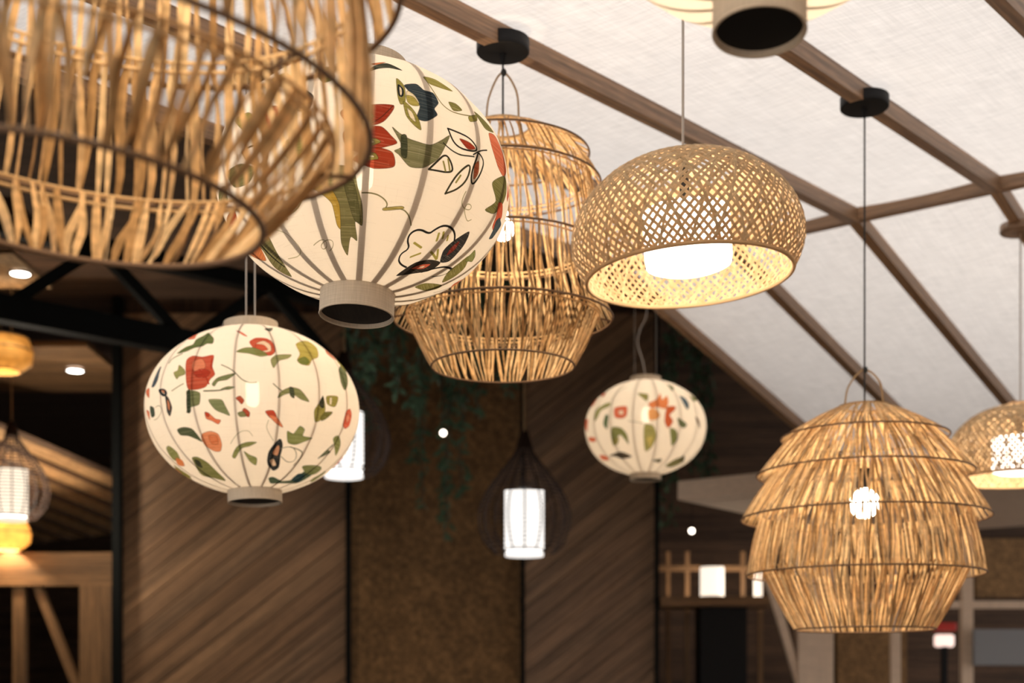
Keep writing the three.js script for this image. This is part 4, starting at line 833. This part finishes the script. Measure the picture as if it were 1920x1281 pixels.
{
  const t = thing('lit_sign', 'small red topped counter sign lamp inside the kiosk', 'sign', 3.068, 1.922, -10);
  part('red_top', new RoundedBoxGeometry(0.17, 0.06, 0.05, 2, 0.01).translate(0, 0.15, 0), M.red, t);
  part('lamp_face', new RoundedBoxGeometry(0.14, 0.09, 0.05, 2, 0.02).translate(0, 0.05, 0), glow(1, 0.7, 0.6, 0.5), t);
  part('stand', box(-0.02, 0.02, -1.92, 0.01, -0.02, 0.02), M.black, t);
}
// ---------------------------------------------------------------- trailing plants and small lights in the dark
const leafG = (() => { const s = new THREE.Shape(); s.moveTo(0, 0); s.quadraticCurveTo(0.022, -0.02, 0.004, -0.062); s.quadraticCurveTo(-0.024, -0.03, 0, 0); return new THREE.ExtrudeGeometry(s, { depth: 0.001, bevelEnabled: false, curveSegments: 4 }); })();
function vine(x, y, z, L, n, spread, label) {
  const t = thing('trailing_plant', label, 'plant', x, y, z, 'trailing plants under the hall ceiling');
  const list = [], stems = 3;
  for (let s = 0; s < stems; s++) {
    const ax = rr(-1, 1) * spread, az = rr(-1, 1) * spread * 0.5, len = L * rr(0.55, 1), pts = [];
    for (let i = 0; i <= 6; i++) { const q = i / 6; pts.push(V(ax * Math.sqrt(q) + rr(-1, 1) * 0.02, -len * q, az * Math.sqrt(q))); }
    part('stem', tube(pts, 0.004, 14, 4), M.stem, t);
    const c = new THREE.CatmullRomCurve3(pts);
    for (let i = 0; i < n; i++) {
      const p = c.getPoint(Math.pow(rnd(), 0.8)), g = leafG.clone().scale(rr(0.8, 1.7), rr(0.8, 1.7), 1).rotateX(rr(-0.8, 0.8)).rotateZ(rr(-1.4, 1.4)).rotateY(rr(0, 6.28));
      list.push(g.translate(p.x + rr(-0.03, 0.03), p.y + rr(-0.02, 0.02), p.z + rr(-0.03, 0.03)));
    }
  }
  part('foliage', mergeGeometries(list), M.leaf, t).userData.kind = 'stuff';
}
const HC = 4.42;
vine(-0.652, HC, -8.6, HC - 3.033, 70, 0.40, 'broad dark green trailing plant between the hidden wicker pendant and cork panel');
vine(-0.357, HC, -8.2, HC - 2.889, 80, 0.24, 'bushy dark green trailing plant beside the tiny round lamp');
vine(-0.38, HC, -9.3, HC - 2.438, 70, 0.10, 'longest trailing plant, dangling low in front of the cork panel');
vine(-0.773, HC, -8.0, HC - 3.145, 60, 0.22, 'short dark green trailing plant above the half hidden wicker pendant');
vine(0.082, HC, -8.7, HC - 3.248, 46, 0.14, 'short trailing plant on the cord side of the onion shaped wicker pendant');
vine(-0.152, HC, -8.9, HC - 3.286, 50, 0.16, 'trailing plant under the foot of the bell shaped straw pendant');
vine(-0.576, HC, -9.5, HC - 2.823, 46, 0.16, 'thin trailing plant close to the cork panel');
vine(1.098, HC, -9.6, HC - 2.836, 50, 0.2, 'dark green trailing plant just behind the small cloth lantern');
vine(1.369, HC, -9.9, HC - 2.688, 50, 0.18, 'dark green trailing plant under the beige kiosk slab');
vine(1.224, HC, -10.7, HC - 2.613, 50, 0.18, 'dark green trailing plant reaching down to the kiosk shelf');
for (const [x, y, z, label] of [[-0.447, 3.291, -9.15, 'tiny round lamp glowing among the trailing plants'], [1.302, 2.775, -10.2, 'tiny round lamp glowing above the kiosk shelf']]) {
  const t = thing('spot_bulb', label, 'bulb', x, y, z);
  part('bulb', new THREE.SphereGeometry(0.018, 14, 10), glow(1, 0.85, 0.7, 4), t);
  part('wire', new THREE.CylinderGeometry(0.003, 0.003, 4.42 - y, 6).translate(0, (4.42 - y) / 2, 0), M.black, t);
}

scene.traverse((o) => { if (o.isMesh) { o.castShadow = true; o.receiveShadow = true; } });
renderer.render(scene, camera);
